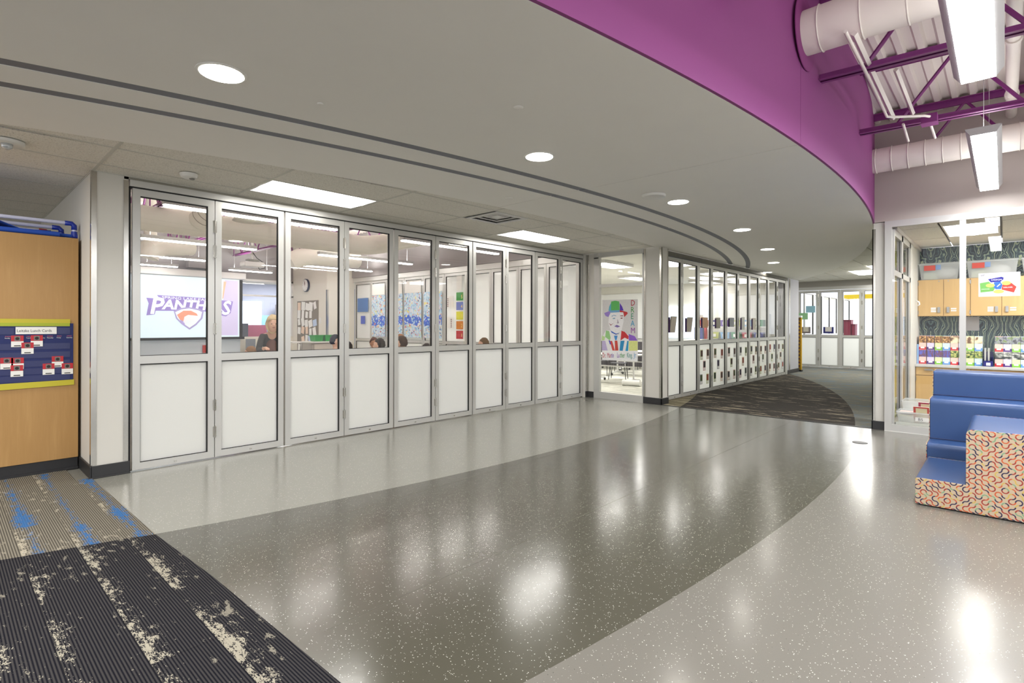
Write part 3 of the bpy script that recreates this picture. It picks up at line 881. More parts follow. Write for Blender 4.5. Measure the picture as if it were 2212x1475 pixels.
obj('duct_tube', MB().tube([(7.6, 12.6, 3.12), (6.4, 12.6, 3.10), (6.0, 12.6, 3.04), (5.8, 12.65, 2.92)], [.2, .2, .22, .22], 22), DUCTC, t, smooth='auto')
obj('hanger', MB().tube([(6.8, 12.6, 3.3), (6.8, 12.6, ZD)], .006, 5), DUCTC, t)
t = empty('branch_duct', (2.9, 12.6, 3.1), label='cream duct drop at far left of the classroom', category='duct')
obj('duct_tube', MB().tube([(3.9, 13.4, 3.12), (3.3, 13.2, 3.08), (3.0, 13.0, 2.95), (2.95, 13.0, 2.80)], [.16, .2, .22, .22], 20), DUCTC, t, smooth='auto')
obj('hanger', MB().tube([(3.6, 13.3, 3.3), (3.6, 13.3, ZD)], .006, 5), DUCTC, t)
for q, lab in (((1000, 528), 'round slatted diffuser on classroom ceiling seen through the sixth pane'),                ((325, 543), 'round diffuser seen at the left of the first pane'), ((540, 478), 'round diffuser behind the front lamp row')):
    p = atz(*q, 2.98 if q[0] != 540 else 3.2)
    t = empty('round_diffuser', p, label=lab, category='vent')
    for k in range(3): obj('cone', MB().lathe([(.28 - k * .08, 0 + k * .02), (.25 - k * .08, .035 + k * .02)], p, 24), DUCTC, t, smooth=True)
    obj('neck', MB().lathe([(.12, .06), (.12, ZD - p.z)], p, 18), DUCTC, t, smooth='auto')
# white vertical-looking pipe and conduits in the bay
def pipe(name, pts, r, label, cat='pipe', mat=DUCTM, couple=()):
    t = empty(name, pts[0], label=label, category=cat)
    obj('pipe_run', MB().tube(pts, r, 12), mat, t, smooth='auto')
    for c_ in couple:
        obj('coupling', MB().tube([c_, (c_[0] + .06, c_[1], c_[2])], r + .012, 14), mat, t, smooth='auto')
    return t
ya = atz(2186, 200, 3.92).y
pipe('sprinkler_pipe', [(3.0, ya, 3.92), (8.66, ya, 3.92)], .05, 'thick white sprinkler pipe at the right edge of the high bay', couple=[(5.2, ya, 3.92), (6.35, ya, 3.92), (7.9, ya, 3.92)])
zc = 3.38
A_, B_, C_, D_ = atz(1826, 68, zc), atz(1878, 172, zc), atz(1916, 252, zc), atz(1998, 250, zc)
pipe('conduit', [A_, B_, C_, C_ + Vector((.05, -.04, 0)), D_, D_ + Vector((.05, -.03, -.0))], .012, 'thin white conduit bending along the purple wall to a junction box', 'conduit')
A2, B2 = atz(1845, 72, zc + .1), atz(1930, 255, zc + .1)
obj('wireway', MB().tube([A2, B2], .022, 4), DUCTM, label='flat white strip beside the conduit in the high bay', category='conduit')
A3, B3 = atz(1935, 150, 3.6), atz(1972, 245, 3.6)
obj('wireway', MB().tube([A3, B3], .02, 4), DUCTM, label='short flat white strip crossing between two purple trusses', category='conduit')
jb = atz(2008, 258, zc)
t = empty('junction_box', jb, label='purple painted junction box at the end of the white conduit', category='junction box')
obj('box', MB().box(jb.x - .06, jb.x + .06, jb.y - .06, jb.y + .06, jb.z - .04, jb.z + .04), PURPD, t)
obj('cover', MB().box(jb.x - .065, jb.x + .065, jb.y - .065, jb.y + .065, jb.z - .046, jb.z - .04), PURP, t)
E1, E2 = atz(1951, 268, 3.4), atz(1962, 305, 3.3)
obj('conduit_stub', MB().tube([E1, (E1 + E2) / 2, E2], .012, 10), DUCTM, t)
E1, E2 = atz(2010, 268, 3.38), atz(2020, 298, 3.3)
obj('conduit_stub', MB().tube([E1, E2], .012, 10), DUCTM, t)

# ------------------------------------------------------------------ glass room, right
RW = ALU
sf = empty('window_1', (8.66, 0, 0), kind='structure')
obj('window_frame', MB().box(8.64, 8.70, 1.10, 1.178, 0, 2.805).box(8.64, 8.70, -3, 1.10, 2.722, 2.805).box(8.64, 8.70, -3, 1.10, 0, .094)
    .box(8.645, 8.70, .347, .409, .094, 2.722).box(8.645, 8.70, -1.0, -.94, .094, 2.722), RW, sf)
obj('glass_pane', MB().box(8.668, 8.674, .409, 1.10, .094, 2.722), GLASS, sf)
obj('glass_pane', MB().box(8.668, 8.674, -.94, .347, .094, 2.722), GLASS, sf)
obj('glass_pane', MB().box(8.668, 8.674, -3, -1.0, .094, 2.722), GLASS, sf)
obj('sill_line', MB().box(8.630, 8.64, -3, 1.178, 0, .006), WHT, sf)
sw = empty('window_2', (9.7, 1.11, 0), kind='structure')
mb = MB()
for xa, xb in ((8.70, 8.76), (9.42, 9.56), (10.30, 10.42)): mb.box(xa, xb, 1.08, 1.14, 0, 2.70)
mb.box(8.76, 10.42, 1.08, 1.14, 2.62, 2.70).box(8.76, 10.42, 1.08, 1.14, 2.085, 2.16).box(8.76, 10.42, 1.08, 1.14, 0, .1)
obj('window_frame', mb, RW, sw)
for za, zb in ((.1, 2.085), (2.16, 2.62)):
    for xa, xb in ((8.76, 9.42), (9.56, 10.30)):
        obj('glass_pane', MB().box(xa, xb, 1.105, 1.111, za, zb), GLASS, sw)
        obj('gasket', MB().box(xb - .02, xb, 1.10, 1.104, za, zb), BLK, sw)
wall('wall_room_left', MB().box(10.42, 11.75, 1.08, 1.16, 0, 2.75), M('pale_wall', (206, 206, 200), .7))
wall('wall_room_right', MB().box(8.70, 11.75, -3.1, -3.0, 0, 2.75))
# agate wallpaper
m, nt, b = newmat('agate_wallpaper')
x, y, z = coord()
yy = (y / .62).f('PINGPONG', .5) * .62
nz = noise(vec(yy * 2.2, z * 1.3, 4.0), 1, 3, .5)
nz2 = noise(vec(yy * 9, z * 7, 1.0), 1, 3, .6)
val = (yy * 2.6 + z * .55 + (z * 2.2).f('SINE') * yy * 1.2) + nz * 1.9 + nz2 * .10
s1 = (val * 96).f('SINE') * .5 + .5
s2 = (val * 27).f('SINE') * .5 + .5
k = s1 * .55 + s2 * .30 + noise(vec(yy * 60, z * 40, 2.0), 1, 2) * .25
lk(ramp(k, [(0, lin((12, 20, 30))), (.35, lin((34, 50, 62))), (.6, lin((58, 82, 92))), (.78, lin((120, 146, 138))), (.92, lin((190, 198, 160)))]), b.inputs['Base Color'])
b.inputs['Roughness'].default_value = .6; AGATE = m
wall('wall_agate', MB().box(11.65, 11.75, -3, 1.14, 0, 2.75), AGATE)
for xa in range(3):
    for ya in range(6):
        x0, y1 = 8.0 + 1.22 * xa, 1.25 - ya * .61
        if xa == 0: x0 = 8.70
        x1_ = min(8.0 + 1.22 * (xa + 1), 11.64); y0 = y1 - .61
        if (xa, ya) == (1, 1): continue
        obj('ceiling_tile', MB().box(x0 + g, x1_ - g, y0 + g, min(y1, 1.08) - g, 2.752, 2.77), TILEM, ceil)
obj('ceiling', MB().box(8.7, 11.75, -3.1, 1.1, 2.84, 2.88), TEE, kind='structure')
troffer(9.22, 10.44, .03, .64, 2.752, 'recessed troffer in the ceiling of the right glass room')
troffer(9.22, 10.44, -1.8, -1.19, 2.752, 'recessed troffer in the glass room outside the right edge')
area('fill_light', (10.3, -1.0, 2.70), 1.2, 1.2, 40)  # added fill lamp that brightens the glass room from out of view
HND = M('cabinet_pull', (168, 168, 166), .3, .8)
LBL = PAPER
def cab(name, y1, y0, x0, x1, z0, z1, label, doors, fr=.02, drawers=None, labels=()):
    c = empty(name, ((x0 + x1) / 2, (y0 + y1) / 2, z0), label=label, category='cabinet')
    obj('body', MB().box(x0 + .022, x1, y0, y1, z0, z1), MAPLE2, c)
    for (a, b_, za, zb, hy, hz, kind) in doors:
        d = obj('drawer' if kind == 'drawer' else 'door', MB().box(x0, x0 + .02, b_ + .003, a - .003, za + .003, zb - .003), MAPLE2, c, bevel=.0015)
        if kind == 'drawer': obj('handle', MB().box(x0 - .025, x0, hy - .055, hy + .055, hz - .008, hz + .012), HND, d)
        else:
            obj('handle', MB().box(x0 - .02, x0, hy - .018, hy + .018, hz - .045, hz + .045), HND, d)
            ey = a - .004 if hy < (a + b_) / 2 else b_ + .004
            for hh in (za + .06, zb - .06): obj('hinge', MB().tube([(x0 - .004, ey, hh - .03), (x0 - .004, ey, hh + .03)], .006, 6), STEEL, d)
        obj('lock', MB().lathe([(.009, -.004), (.009, 0)], (x0, hy + (.0 if kind == 'drawer' else (.05 if hy < (a + b_) / 2 else -.05) * 0), (zb - .03)), 10, ax='x'), HND, d)
    for (ly, lz, lw, lh, mat) in labels:
        obj('name_label', MB().box(x0 - .0015, x0 - .0005, ly - lw / 2, ly + lw / 2, lz - lh / 2, lz + lh / 2), mat, c)
    return c
XU = 11.32
obj('filler_strip', MB().box(XU, XU + .30, 1.075, 1.079, 1.57, 2.18), MAPLE2, label='narrow maple filler strip left of the wall cabinets', category='filler')
ups = [(1.073, .402, 'first maple wall cabinet from the left, mostly left of the mullion'), (.40, -.345, 'second maple wall cabinet, behind the poster on the glass'),
       (-.347, -1.09, 'third maple wall cabinet, past the right edge')]
for a, b_, lab in ups:
    mid = (a + b_) / 2
    cab('wall_cabinet', a, b_, XU, 11.648, 1.57, 2.18, lab, [(a, mid, 1.57, 2.18, mid + .06, 1.675, 'door'), (mid, b_, 1.57, 2.18, mid - .06, 1.675, 'door')],
        labels=[(mid + .13, 1.675 + k * .028, .07, .02, LBL) for k in (-1, 0, 1)] + [(mid - .13, 1.675 + k * .028, .07, .02, LBL) for k in (-.6, .6)])
XC_ = 11.00
bases = [(1.073, .387, 'first maple base cabinet from the left under the grey counter'), (.385, -.345, 'second maple base cabinet, right of the window mullion'), (-.347, -1.09, 'third maple base cabinet, past the right edge')]
for a, b_, lab in bases:
    mid = (a + b_) / 2
    cab('base_cabinet', a, b_, XC_, 11.64, .10, .735, lab,
        [(a, mid, .60, .735, (a + mid) / 2, .69, 'drawer'), (mid, b_, .60, .735, (b_ + mid) / 2, .69, 'drawer'), (a, mid, .10, .595, mid + .05, .52, 'door'), (mid, b_, .10, .595, mid - .05, .52, 'door')],
        labels=[((a + mid) / 2 - .11, .69, .07, .022, LBL), ((b_ + mid) / 2 + .11, .69, .06, .022, M('teal_label', (130, 190, 190), .6) if a == .385 else LBL)] + [(mid + .055, .50 - k * .03, .05, .02, LBL) for k in range(4)])
obj('base_filler', MB().box(XC_ + .02, 11.6, 1.076, 1.079, .1, .735), MAPLE2, label='maple filler beside the first base cabinet', category='filler')
obj('toe_kick', MB().box(XC_ + .06, 11.6, -1.09, 1.075, .004, .10), BLK, label='dark toe kick recessed under the base cabinets', category='toe kick')
obj('countertop', MB().box(XC_ - .03, 11.648, -1.1, 1.079, .737, .775), M('counter_laminate', (196, 196, 192), .35), bevel=.004,
    label='continuous grey laminate countertop carrying the curriculum boxes', category='countertop')
# curriculum boxes
COLS = {'red': ((196, 28, 44), (244, 200, 188)), 'purple': ((76, 32, 120), (216, 206, 232)), 'green': ((124, 190, 60), (222, 236, 176)), 'blue': ((96, 150, 214), (206, 226, 240))}
m, nt, b = newmat('photo_leaves'); x, y, z = coord(); lk(ramp(noise(vec(x * 40, y * 40, z * 40), 1, 3), [(.35, lin((40, 24, 14))), (.5, lin((150, 100, 50))), (.65, lin((226, 184, 120)))]), b.inputs['Base Color']); P1 = m
m, nt, b = newmat('photo_hare'); x, y, z = coord(); lk(ramp(noise(vec(x * 14, y * 14, z * 14), 1, 2), [(.42, lin((110, 80, 54))), (.5, lin((216, 196, 156))), (.6, lin((232, 222, 190)))]), b.inputs['Base Color']); P2 = m
m, nt, b = newmat('photo_canyon'); x, y, z = coord(); lk(ramp(noise(vec(x * 3, y * 22, z * 6), 1, 2), [(.40, lin((84, 88, 178))), (.5, lin((110, 60, 50))), (.6, lin((92, 96, 190)))]), b.inputs['Base Color']); P3 = m
m, nt, b = newmat('photo_meadow'); x, y, z = coord(); lk(ramp(noise(vec(x * 30, y * 30, z * 46), 1, 3), [(.40, lin((40, 60, 24))), (.5, lin((120, 150, 70))), (.62, lin((210, 200, 120)))]), b.inputs['Base Color']); P4 = m
m, nt, b = newmat('photo_koala'); x, y, z = coord(); lk(ramp(noise(vec(x * 20, y * 20, z * 20), 1, 2), [(.40, lin((70, 72, 76))), (.5, lin((150, 152, 164))), (.62, lin((120, 140, 90)))]), b.inputs['Base Color']); P5 = m
m, nt, b = newmat('photo_peak'); x, y, z = coord(); lk(ramp(noise(vec(x * 14, y * 14, z * 30), 1, 2), [(.40, lin((54, 58, 56))), (.5, lin((132, 136, 130))), (.62, lin((206, 206, 200)))]), b.inputs['Base Color']); P6 = m
yc = [1.05, .945, .841, .741, .641, .541, .446, .346]
cn = ['red', 'purple', 'green', 'blue', 'red', 'purple', 'green', 'blue']
nth = ['first', 'second', 'third', 'fourth', 'fifth', 'sixth', 'seventh', 'eighth', 'ninth', 'tenth', 'eleventh', 'twelfth', 'thirteenth', 'fourteenth']
cols = [(y_, c_, (P1, P3) if i < 4 else (P2, P4)) for i, (y_, c_) in enumerate(zip(yc, cn))]
cols += [(.108 - .098 * i, ['red', 'purple', 'green', 'blue'][i % 4], (P5, P6)) for i in range(6)]
picn = {id(P1): 'dry leaves photo', id(P2): 'hare photo', id(P3): 'blue canyon photo', id(P4): 'meadow photo', id(P5): 'grey koala photo', id(P6): 'grey peak photo'}
for i, (y1, c_, (pu, pl)) in enumerate(cols):
    y0 = y1 - .098
    for lvl, (za, zb, pic) in enumerate(((.7755, 1.009, pl), (1.0095, 1.243, pu))):
        bx_ = empty('curriculum_box', (11.25, (y0 + y1) / 2, za), category='box', group='curriculum boxes on the counter',
                    label='%s box from the left in the %s row, %s label under a %s' % (nth[i], 'lower' if lvl == 0 else 'upper', c_, picn[id(pic)]))
        obj('carton', MB().box(11.20, 11.45, y0 + .002, y1 - .002, za, zb), M('carton_' + c_, COLS[c_][1], .6), bx_)
        obj('picture', MB().box(11.198, 11.20, y0 + .002, y1 - .002, zb - .115, zb - .004), pic, bx_)
        cb = M('band_' + c_, COLS[c_][0], .5)
        obj('colour_band', MB().box(11.198, 11.20, y0 + .002, y1 - .002, za + .002, za + .022).box(11.198, 11.20, y0 + .002, y0 + .022, za + .022, za + .048).box(11.198, 11.20, y1 - .022, y1 - .002, za + .022, za + .048), cb, bx_)
        obj('title_plate', MB().box(11.197, 11.1985, y0 + .024, y1 - .024, za + .024, za + .046), PAPER, bx_)
obj('folder_stack', MB().box(11.2, 11.42, 1.052, 1.075, .7755, 1.10), M('light_blue_card', (140, 176, 220), .6), label='pale blue folder standing left of the curriculum boxes', category='folder')
t = empty('magazine_bin', (11.2, .18, .776), label='navy blue magazine bin with grey binders on the counter', category='bin')
obj('bin', MB().box(11.14, 11.40, .125, .240, .776, .86).box(11.38, 11.40, .125, .240, .86, 1.0).box(11.14, 11.40, .125, .129, .86, .93), M('navy_plastic', (34, 34, 110), .4), t)
obj('bin_label', MB().box(11.138, 11.14, .155, .205, .79, .835), PAPER, t)
for k in range(2):
    obj('binder', MB().box(11.16, 11.36, .165 + k * .04, .187 + k * .04, .865, 1.06), M('binder_grey', (176, 176, 172), .5), label='%s grey binder standing in the navy bin' % ('right' if k == 0 else 'left'), category='binder')
# clear bins on top of the wall cabinets
CLEARP = frosted('clear_tub', (240, 243, 243), .5, .62, .15)
def tub(name, x0, x1, y0, y1, z0, z1, label, taper=.03, lid=True, cat='storage bin', mat=CLEARP):
    t = empty(name, ((x0 + x1) / 2, (y0 + y1) / 2, z0), label=label, category=cat)
    mb = MB(); a = taper; T = .003
    lo4 = [(x0 + a, y0 + a), (x1 - a, y0 + a), (x1 - a, y1 - a), (x0 + a, y1 - a)]; hi4 = [(x0, y0), (x1, y0), (x1, y1), (x0, y1)]
    vs = [(*p, z0) for p in lo4] + [(*p, z1) for p in hi4]
    mb._a(vs, [(0, 3, 2, 1)] + [(i, (i + 1) % 4, 4 + (i + 1) % 4, 4 + i) for i in range(4)])
    o = obj('tub', mb, mat, t, recalc=True)
    s_ = o.modifiers.new('shell', 'SOLIDIFY'); s_.thickness = T
    obj('rim', MB().box(x0 - .008, x1 + .008, y0 - .008, y0, z1 - .018, z1).box(x0 - .008, x1 + .008, y1, y1 + .008, z1 - .018, z1).box(x0 - .008, x0, y0, y1, z1 - .018, z1).box(x1, x1 + .008, y0, y1, z1 - .018, z1), mat, t)
    if lid: obj('lid', MB().box(x0 - .006, x1 + .006, y0 - .006, y1 + .006, z1 + .001, z1 + .012), mat, t)
    return t
for (ya, yb, lab) in ((.535, 1.065, 'clear lidded tub with red label on top of the cabinets, left of the mullion'), (-.16, .45, 'clear lidded tub with red label and yellow contents, behind the poster'), (-.80, -.20, 'clear lidded tub at the right edge above the cabinets')):
    t = tub('storage_tub', XU + .01, 11.63, ya, yb, 2.182, 2.45, lab)
    obj('red_tag', MB().box(XU + .004, XU + .008, yb - .22, yb - .07, 2.335, 2.42), M('tag_red', (204, 58, 36), .6), t)
    obj('blue_tag', MB().box(XU + .004, XU + .008, yb - .29, yb - .225, 2.345, 2.425), M('tag_blue', (120, 150, 200), .6), t)
    obj('contents', MB().box(XU + .06, 11.58, yb - .24, yb - .06, 2.19, 2.30), M('tub_books', (214, 204, 130) if ya < .5 else (190, 196, 176), .7), t)
    obj('contents', MB().ball((XU + .2, (ya + yb) / 2 - .06, 2.30), (.10, .17, .10), 12, 8), M('tub_cloth', (226, 228, 228), .8), t, smooth=True)
for (ya, yb, lab) in ((.30, .56, 'grey paper sheet taped to the agate wallpaper behind the mullion'), (-.5, -.24, 'grey paper sheet taped to the wallpaper at the right edge')):
    obj('paper_sheet', MB().box(11.640, 11.648, ya, yb, 1.33, 1.56), M('grey_paper', (186, 184, 184), .8), label=lab, category='paper')
obj('wall_hook', MB().tube([(11.0, 1.078, 1.83), (10.97, 1.03, 1.80), (10.96, 1.02, 1.76), (10.97, 1.045, 1.74)], .012, 8), WHT, smooth=True, label='white hook on the left inner wall of the glass room', category='hook')
# poster on glass
t = empty('pillar_poster', (8.645, .045, 1.76), label='white landscape poster with green, blue and red shapes taped inside the glass', category='poster')
Xp = 8.640; yl, yr, zt_, zb_ = .230, -.140, 2.045, 1.762
obj('sheet', MB().box(Xp, Xp + .002, yr, yl, zb_, zt_), PAPER, t)
def pp(u, v, k=0): return (yl + (yr - yl) * u, zt_ + (zb_ - zt_) * v)
def shp(name, pts, col, k=1): obj(name, MB().prism([pp(*p) for p in pts], Xp - .0006 * k, Xp - .0006 * (k - 1), 'x'), M('print_%s' % name, col, .6), t)
shp('green_shape', [(.03, .42), (.25, .36), (.42, .62), (.36, .78), (.05, .82)], (118, 182, 92))
shp('navy_banner', [(.23, .26), (.56, .18), (.61, .22), (.60, .30), (.54, .38), (.30, .40)], (38, 36, 150), 2)
shp('blue_pentagon', [(.38, .40), (.53, .38), (.58, .52), (.55, .70), (.42, .70), (.37, .60)], (56, 112, 222), 2)
shp('red_pentagon', [(.58, .52), (.78, .44), (.91, .62), (.85, .86), (.56, .72)], (208, 70, 58), 1)
for (cu, cv, ru, rv) in ((.29, .53, .11, .08), (.67, .45, .11, .09), (.49, .80, .13, .08)):
    shp('yellow_oval', [(cu + ru * math.cos(a), cv + rv * math.sin(a)) for a in [2 * math.pi * k / 16 for k in range(16)]], (228, 218, 110), 3)
shp('white_bar', [(.44, .58), (.52, .46), (.54, .49), (.46, .61)], (210, 224, 248), 3)
TXW = M('text_white', (246, 246, 250), .6); TXD = M('text_dark', (52, 50, 90), .6)
def ptxt(s_, u, v, size, mat, k=4, sh=0): text('lettering', s_, size, mat, t, (Xp - .0006 * k, *pp(u, v)), (0, -1, 0), (0, 0, 1), .0002, shear=sh)
ptxt('SIP', .04, .13, .03, TXD, sh=.3); ptxt('DESIGN', .31, .33, .028, TXW); ptxt('DELIVER', .60, .66, .022, TXW); ptxt('DISCOVER', .07, .70, .016, TXW)
# book tub on the floor inside the glass
t = tub('book_tub', 8.78, 9.12, .66, 1.06, .12, .26, 'clear floor tub marked B5 holding picture books behind the glass corner', .02, lid=False)
obj('name_label', MB().box(8.776, 8.778, .69, .86, .15, .20), PAPER, t)
text('lettering', 'B5', .05, M('ink', (40, 40, 44), .6), t, (8.7755, .83, .158), (0, -1, 0), (0, 0, 1))
obj('tub_stand', MB().box(8.78, 9.14, .64, 1.07, .006, .118), M('pale_shelf', (214, 216, 206), .5), label='low pale shelf under the book tub behind the glass', category='shelf')
tub('book_tub', 9.20, 9.6, .60, 1.05, .12, .36, 'second clear floor tub of books farther behind the glass corner', .02, lid=False)
obj('tub_stand', MB().box(9.19, 9.62, .59, 1.06, .006, .118), M('pale_shelf', (214, 216, 206), .5), label='low pale shelf under the farther book tub', category='shelf')
def book(x, y, z, w, h, th, tilt, col, label, ry=0.0):
    b_ = empty('picture_book', (x, y, z), label=label, category='book')
    b_.rotation_euler = (0, tilt, ry)
    obj('cover', MB().box(0, th, -w / 2, w / 2, 0, h), M('cover_%d_%d_%d' % col, col, .4), b_, local=True, bevel=.001)
    obj('pages', MB().box(.002, th - .002, -w / 2 + .004, w / 2 + .002, .003, h + .001), PAPER, b_, local=True)
    obj('cover_panel', MB().box(-.001, 0, -w / 2 + .025, w / 2 - .025, .02, h - .02), M('cover_cream', (214, 202, 160), .5), b_, local=True)
book(8.86, .80, .17, .17, .17, .012, -.25, (186, 52, 40), 'red picture book leaning at the front of the clear tub')
book(8.95, .76, .19, .16, .20, .015, -.2, (160, 44, 74), 'crimson picture book standing behind the red one')
for k, c_ in enumerate(((232, 222, 160), (60, 50, 70), (226, 206, 200))):
    obj('picture_book', MB().box(8.81, 9.0, .90, 1.04, .20 + k * .018, .214 + k * .018), M('flat_book%d' % k, c_, .5), label=['lowest cream', 'middle dark', 'top pale pink'][k] + ' book of the flat stack in the clear tub', category='book')

# ------------------------------------------------------------------ foam seating
m, nt, b = newmat('foam_print')
x, y, z = coord()
cs = .036
u_ = (x + y) / cs; v_ = z / cs
ci, cj = u_.f('FLOOR'), v_.f('FLOOR')
wn = nd('ShaderNodeTexWhiteNoise'); lk(vec(ci, cj, 0.5), wn.inputs['Vector']); rnd_ = Ex(wn.outputs['Value'])
sg = (rnd_ > .5) * 2.0 - 1.0
fx = (u_.f('FRACT') - .5) * sg; fy = v_.f('FRACT') - .5
def arcd(sx):
    dx, dy = fx - sx, fy - sx
    return ((dx * dx + dy * dy).f('SQRT') - .5).f('ABSOLUTE')
d1, d2 = arcd(.5), arcd(-.5)
line = d1.f('MINIMUM', d2) < .105
wn2 = nd('ShaderNodeTexWhiteNoise'); lk(vec(ci, cj, d1.f('LESS_THAN', d2) if False else (d1 < d2)), wn2.inputs['Vector'])
lc = ramp(Ex(wn2.outputs['Value']), [(0, lin((34, 28, 70))), (.32, lin((150, 44, 36))), (.58, lin((196, 88, 46))), (.80, lin((120, 160, 126))), (.90, lin((196, 168, 84)))], True)
lk(mixc(line, lin((190, 170, 144)), lc), b.inputs['Base Color'])
b.inputs['Roughness'].default_value = .6; FOAMP = m
m, nt, b = newmat('blue_vinyl')
x, y, z = coord()
wv = (y * 900).f('SINE') * .5 + .5; wv2 = (z * 900).f('SINE') * .5 + .5
nn = noise(vec(x * 3, y * 3, z * 3), 1, 2)
lk(mixc(nn, lin((46, 74, 122)), lin((54, 84, 134))), b.inputs['Base Color'])
b.inputs['Roughness'].default_value = .36; b.inputs['Specular IOR Level'].default_value = .5
bump(wv + wv2, .04, .001, b); FOAMB = m
def rounded(pts, rr, seg=5):
    out = []; n = len(pts)
    for i, (p, r) in enumerate(zip(pts, rr)):
        P0, P1, P2 = Vector(pts[i - 1]), Vector(p), Vector(pts[(i + 1) % n])
        if r <= 0: out.append(tuple(P1)); continue
        a, c = (P0 - P1).normalized(), (P2 - P1).normalized()
        for k in range(seg + 1):
            t_ = k / seg; q = P1 + a * r * (1 - t_) ** 2 + c * r * t_ ** 2
            out.append(tuple(q))
    return out
s1 = empty('foam_step_seat', (5.65, -.1, 0), label='low L-stepped foam seat with blue vinyl top and ring print front', category='foam seat')
x0, x1 = 5.23, 6.13
pr = rounded([(.512, .012), (.512, .215), (.208, .215), (.208, .632), (-1.0, .632), (-1.0, .012)], [.0, .02, 0, .045, 0, 0])
def capped(parent, prof, a, b_, ax, body, capm, names, bev=.012):
    obj(names[0], MB().prism(prof, a + .004, b_ - .004, ax), body, parent, bevel=.006, smooth='auto')
    ctr = Vector((sum(p[0] for p in prof) / len(prof), sum(p[1] for p in prof) / len(prof)))
    ins = [(p[0], p[1]) for p in prof]
    obj(names[1], MB().prism(ins, a - .002, a + .004, ax), capm, parent, bevel=.002)
    obj(names[2], MB().prism(ins, b_ - .004, b_ + .002, ax), capm, parent, bevel=.002)
capped(s1, pr, x0, x1, 'x', FOAMB, FOAMP, ('cushion', 'front_panel', 'back_panel'))
obj('base_board', MB().box(x0 + .02, x1 - .02, -.98, .49, 0, .014), BLK, s1)
s2 = empty('foam_bench', (6.7, -.3, 0), label='tall three-tier blue vinyl foam bench behind the low step seat', category='foam seat')
pr = rounded([(6.16, .012), (6.16, .335), (6.42, .335), (6.42, .715), (6.76, .715), (6.76, .955), (7.12, .955), (7.12, .012)], [0, .05, 0, .05, 0, .035, .03, 0], 6)
capped(s2, pr, -1.3, .522, 'y', FOAMB, FOAMP, ('cushion', 'far_end_panel', 'end_panel'))
obj('base_board', MB().box(6.18, 7.10, -1.28, .50, 0, .014), BLK, s2)
sm = MB()
for (xx_, zz_) in ((6.425, .34), (6.765, .72)): sm.tube([(xx_ - .004, -1.3, zz_), (xx_ - .004, .52, zz_)], .006, 6)
obj('welt_seam', sm, M('seam_blue', (24, 36, 80), .6), s2)

# ------------------------------------------------------------------ tall maple cabinet, left
t = empty('tall_cabinet', (.2, 6.9, 0), label='tall maple-finish cabinet standing in the left recess', category='cabinet')
obj('carcass', MB().box(-1.4, .938, 6.60, 7.2, .12, 2.235), MAPLE, t, bevel=.002)
obj('kick_base', MB().box(-1.38, .936, 6.615, 7.15, .007, .12), VINYLB, t)
obj('kick_toe', MB().box(-1.38, .938, 6.60, 6.615, .007, .03), VINYLB, t)
cal = empty('pocket_chart', (.5, 6.58, .86), label='dark blue weekday pocket chart taped to the tall maple cabinet', category='pocket chart')
YF = 6.596
obj('backing', MB().box(-.35, .898, YF - .006, YF, .862, 1.412), M('chart_blue', (20, 34, 94), .6), cal)
YT = M('yellow_tape', (196, 184, 48), .5); YG = M('lime_tape', (166, 178, 44), .5)
obj('tape_strip', MB().box(-.35, .875, YF - .009, YF - .006, 1.415, 1.452), YT, cal)
obj('tape_strip', MB().box(-.35, .872, YF - .010, YF - .006, 1.385, 1.415), YG, cal)
obj('tape_strip', MB().prism([(-.35, .795), (.905, .822), (.905, .872), (-.35, .858)], YF - .010, YF - .006, 'y'), YT, cal)
PK = M('pocket_clear', (44, 50, 98), .25)
for k, zz in enumerate((1.17, 1.09, 1.01, .94, .875)):
    obj('pocket_row', MB().box(-.34, .875, YF - .0085, YF - .006, zz - .0, zz + .055), PK, cal)
obj('pocket_row', MB().box(-.34, .48, YF - .0085, YF - .006, 1.31, 1.37), PK, cal)
obj('pocket_row', MB().box(.78, .875, YF - .0085, YF - .006, 1.31, 1.37), PK, cal)
obj('title_strip', MB().box(.49, .775, YF - .011, YF - .006, 1.312, 1.378), PAPER, cal)
text('lettering', 'Leitzke Lunch Cards', .034, M('ink', (40, 40, 44), .6), cal, (.497, YF - .0115, 1.332), (1, 0, 0), (0, 0, 1), .0003, sx=.86)
RED = M('card_red', (190, 36, 48), .5)
for k, dn in enumerate(('Sunday', 'Monday', 'Tuesday', 'Wednesday', 'Thursday', 'Friday', 'Saturday')):
    xx_ = .418 + k * .0715
    text('lettering', dn.upper()[:3] + 'DAY', .013, M('card_pink', (222, 120, 140), .5), cal, (xx_ + .002, YF - .0078, 1.287), (1, 0, 0), (0, 0, 1), .0003, sx=.8)
    text('lettering', dn, .014, PAPER, cal, (xx_, YF - .0078, 1.272), (1, 0, 0), (0, 0, 1), .0003, sx=.9)
cards = [(28, 728, 0), (46, 741, 0), (73, 728, 0)]
cc = [((28.5 + 9, 737), 'under the second weekday'), ((59.5, 752), 'under the third weekday'), ((79.5, 736), 'under the fourth weekday'), ((14.5, 785), 'lower left, under the first weekday'),
      ((38, 785), 'upper of the overlapping pair'), ((36.5, 801), 'lower of the overlapping pair'), ((105, 797), 'under the fifth weekday'), ((124.5, 781), 'under the sixth weekday'), ((145.5, 796), 'at the lower right corner')]
SK = M('photo_grey', (120, 116, 112), .6); HR = M('photo_dark', (36, 30, 30), .6)
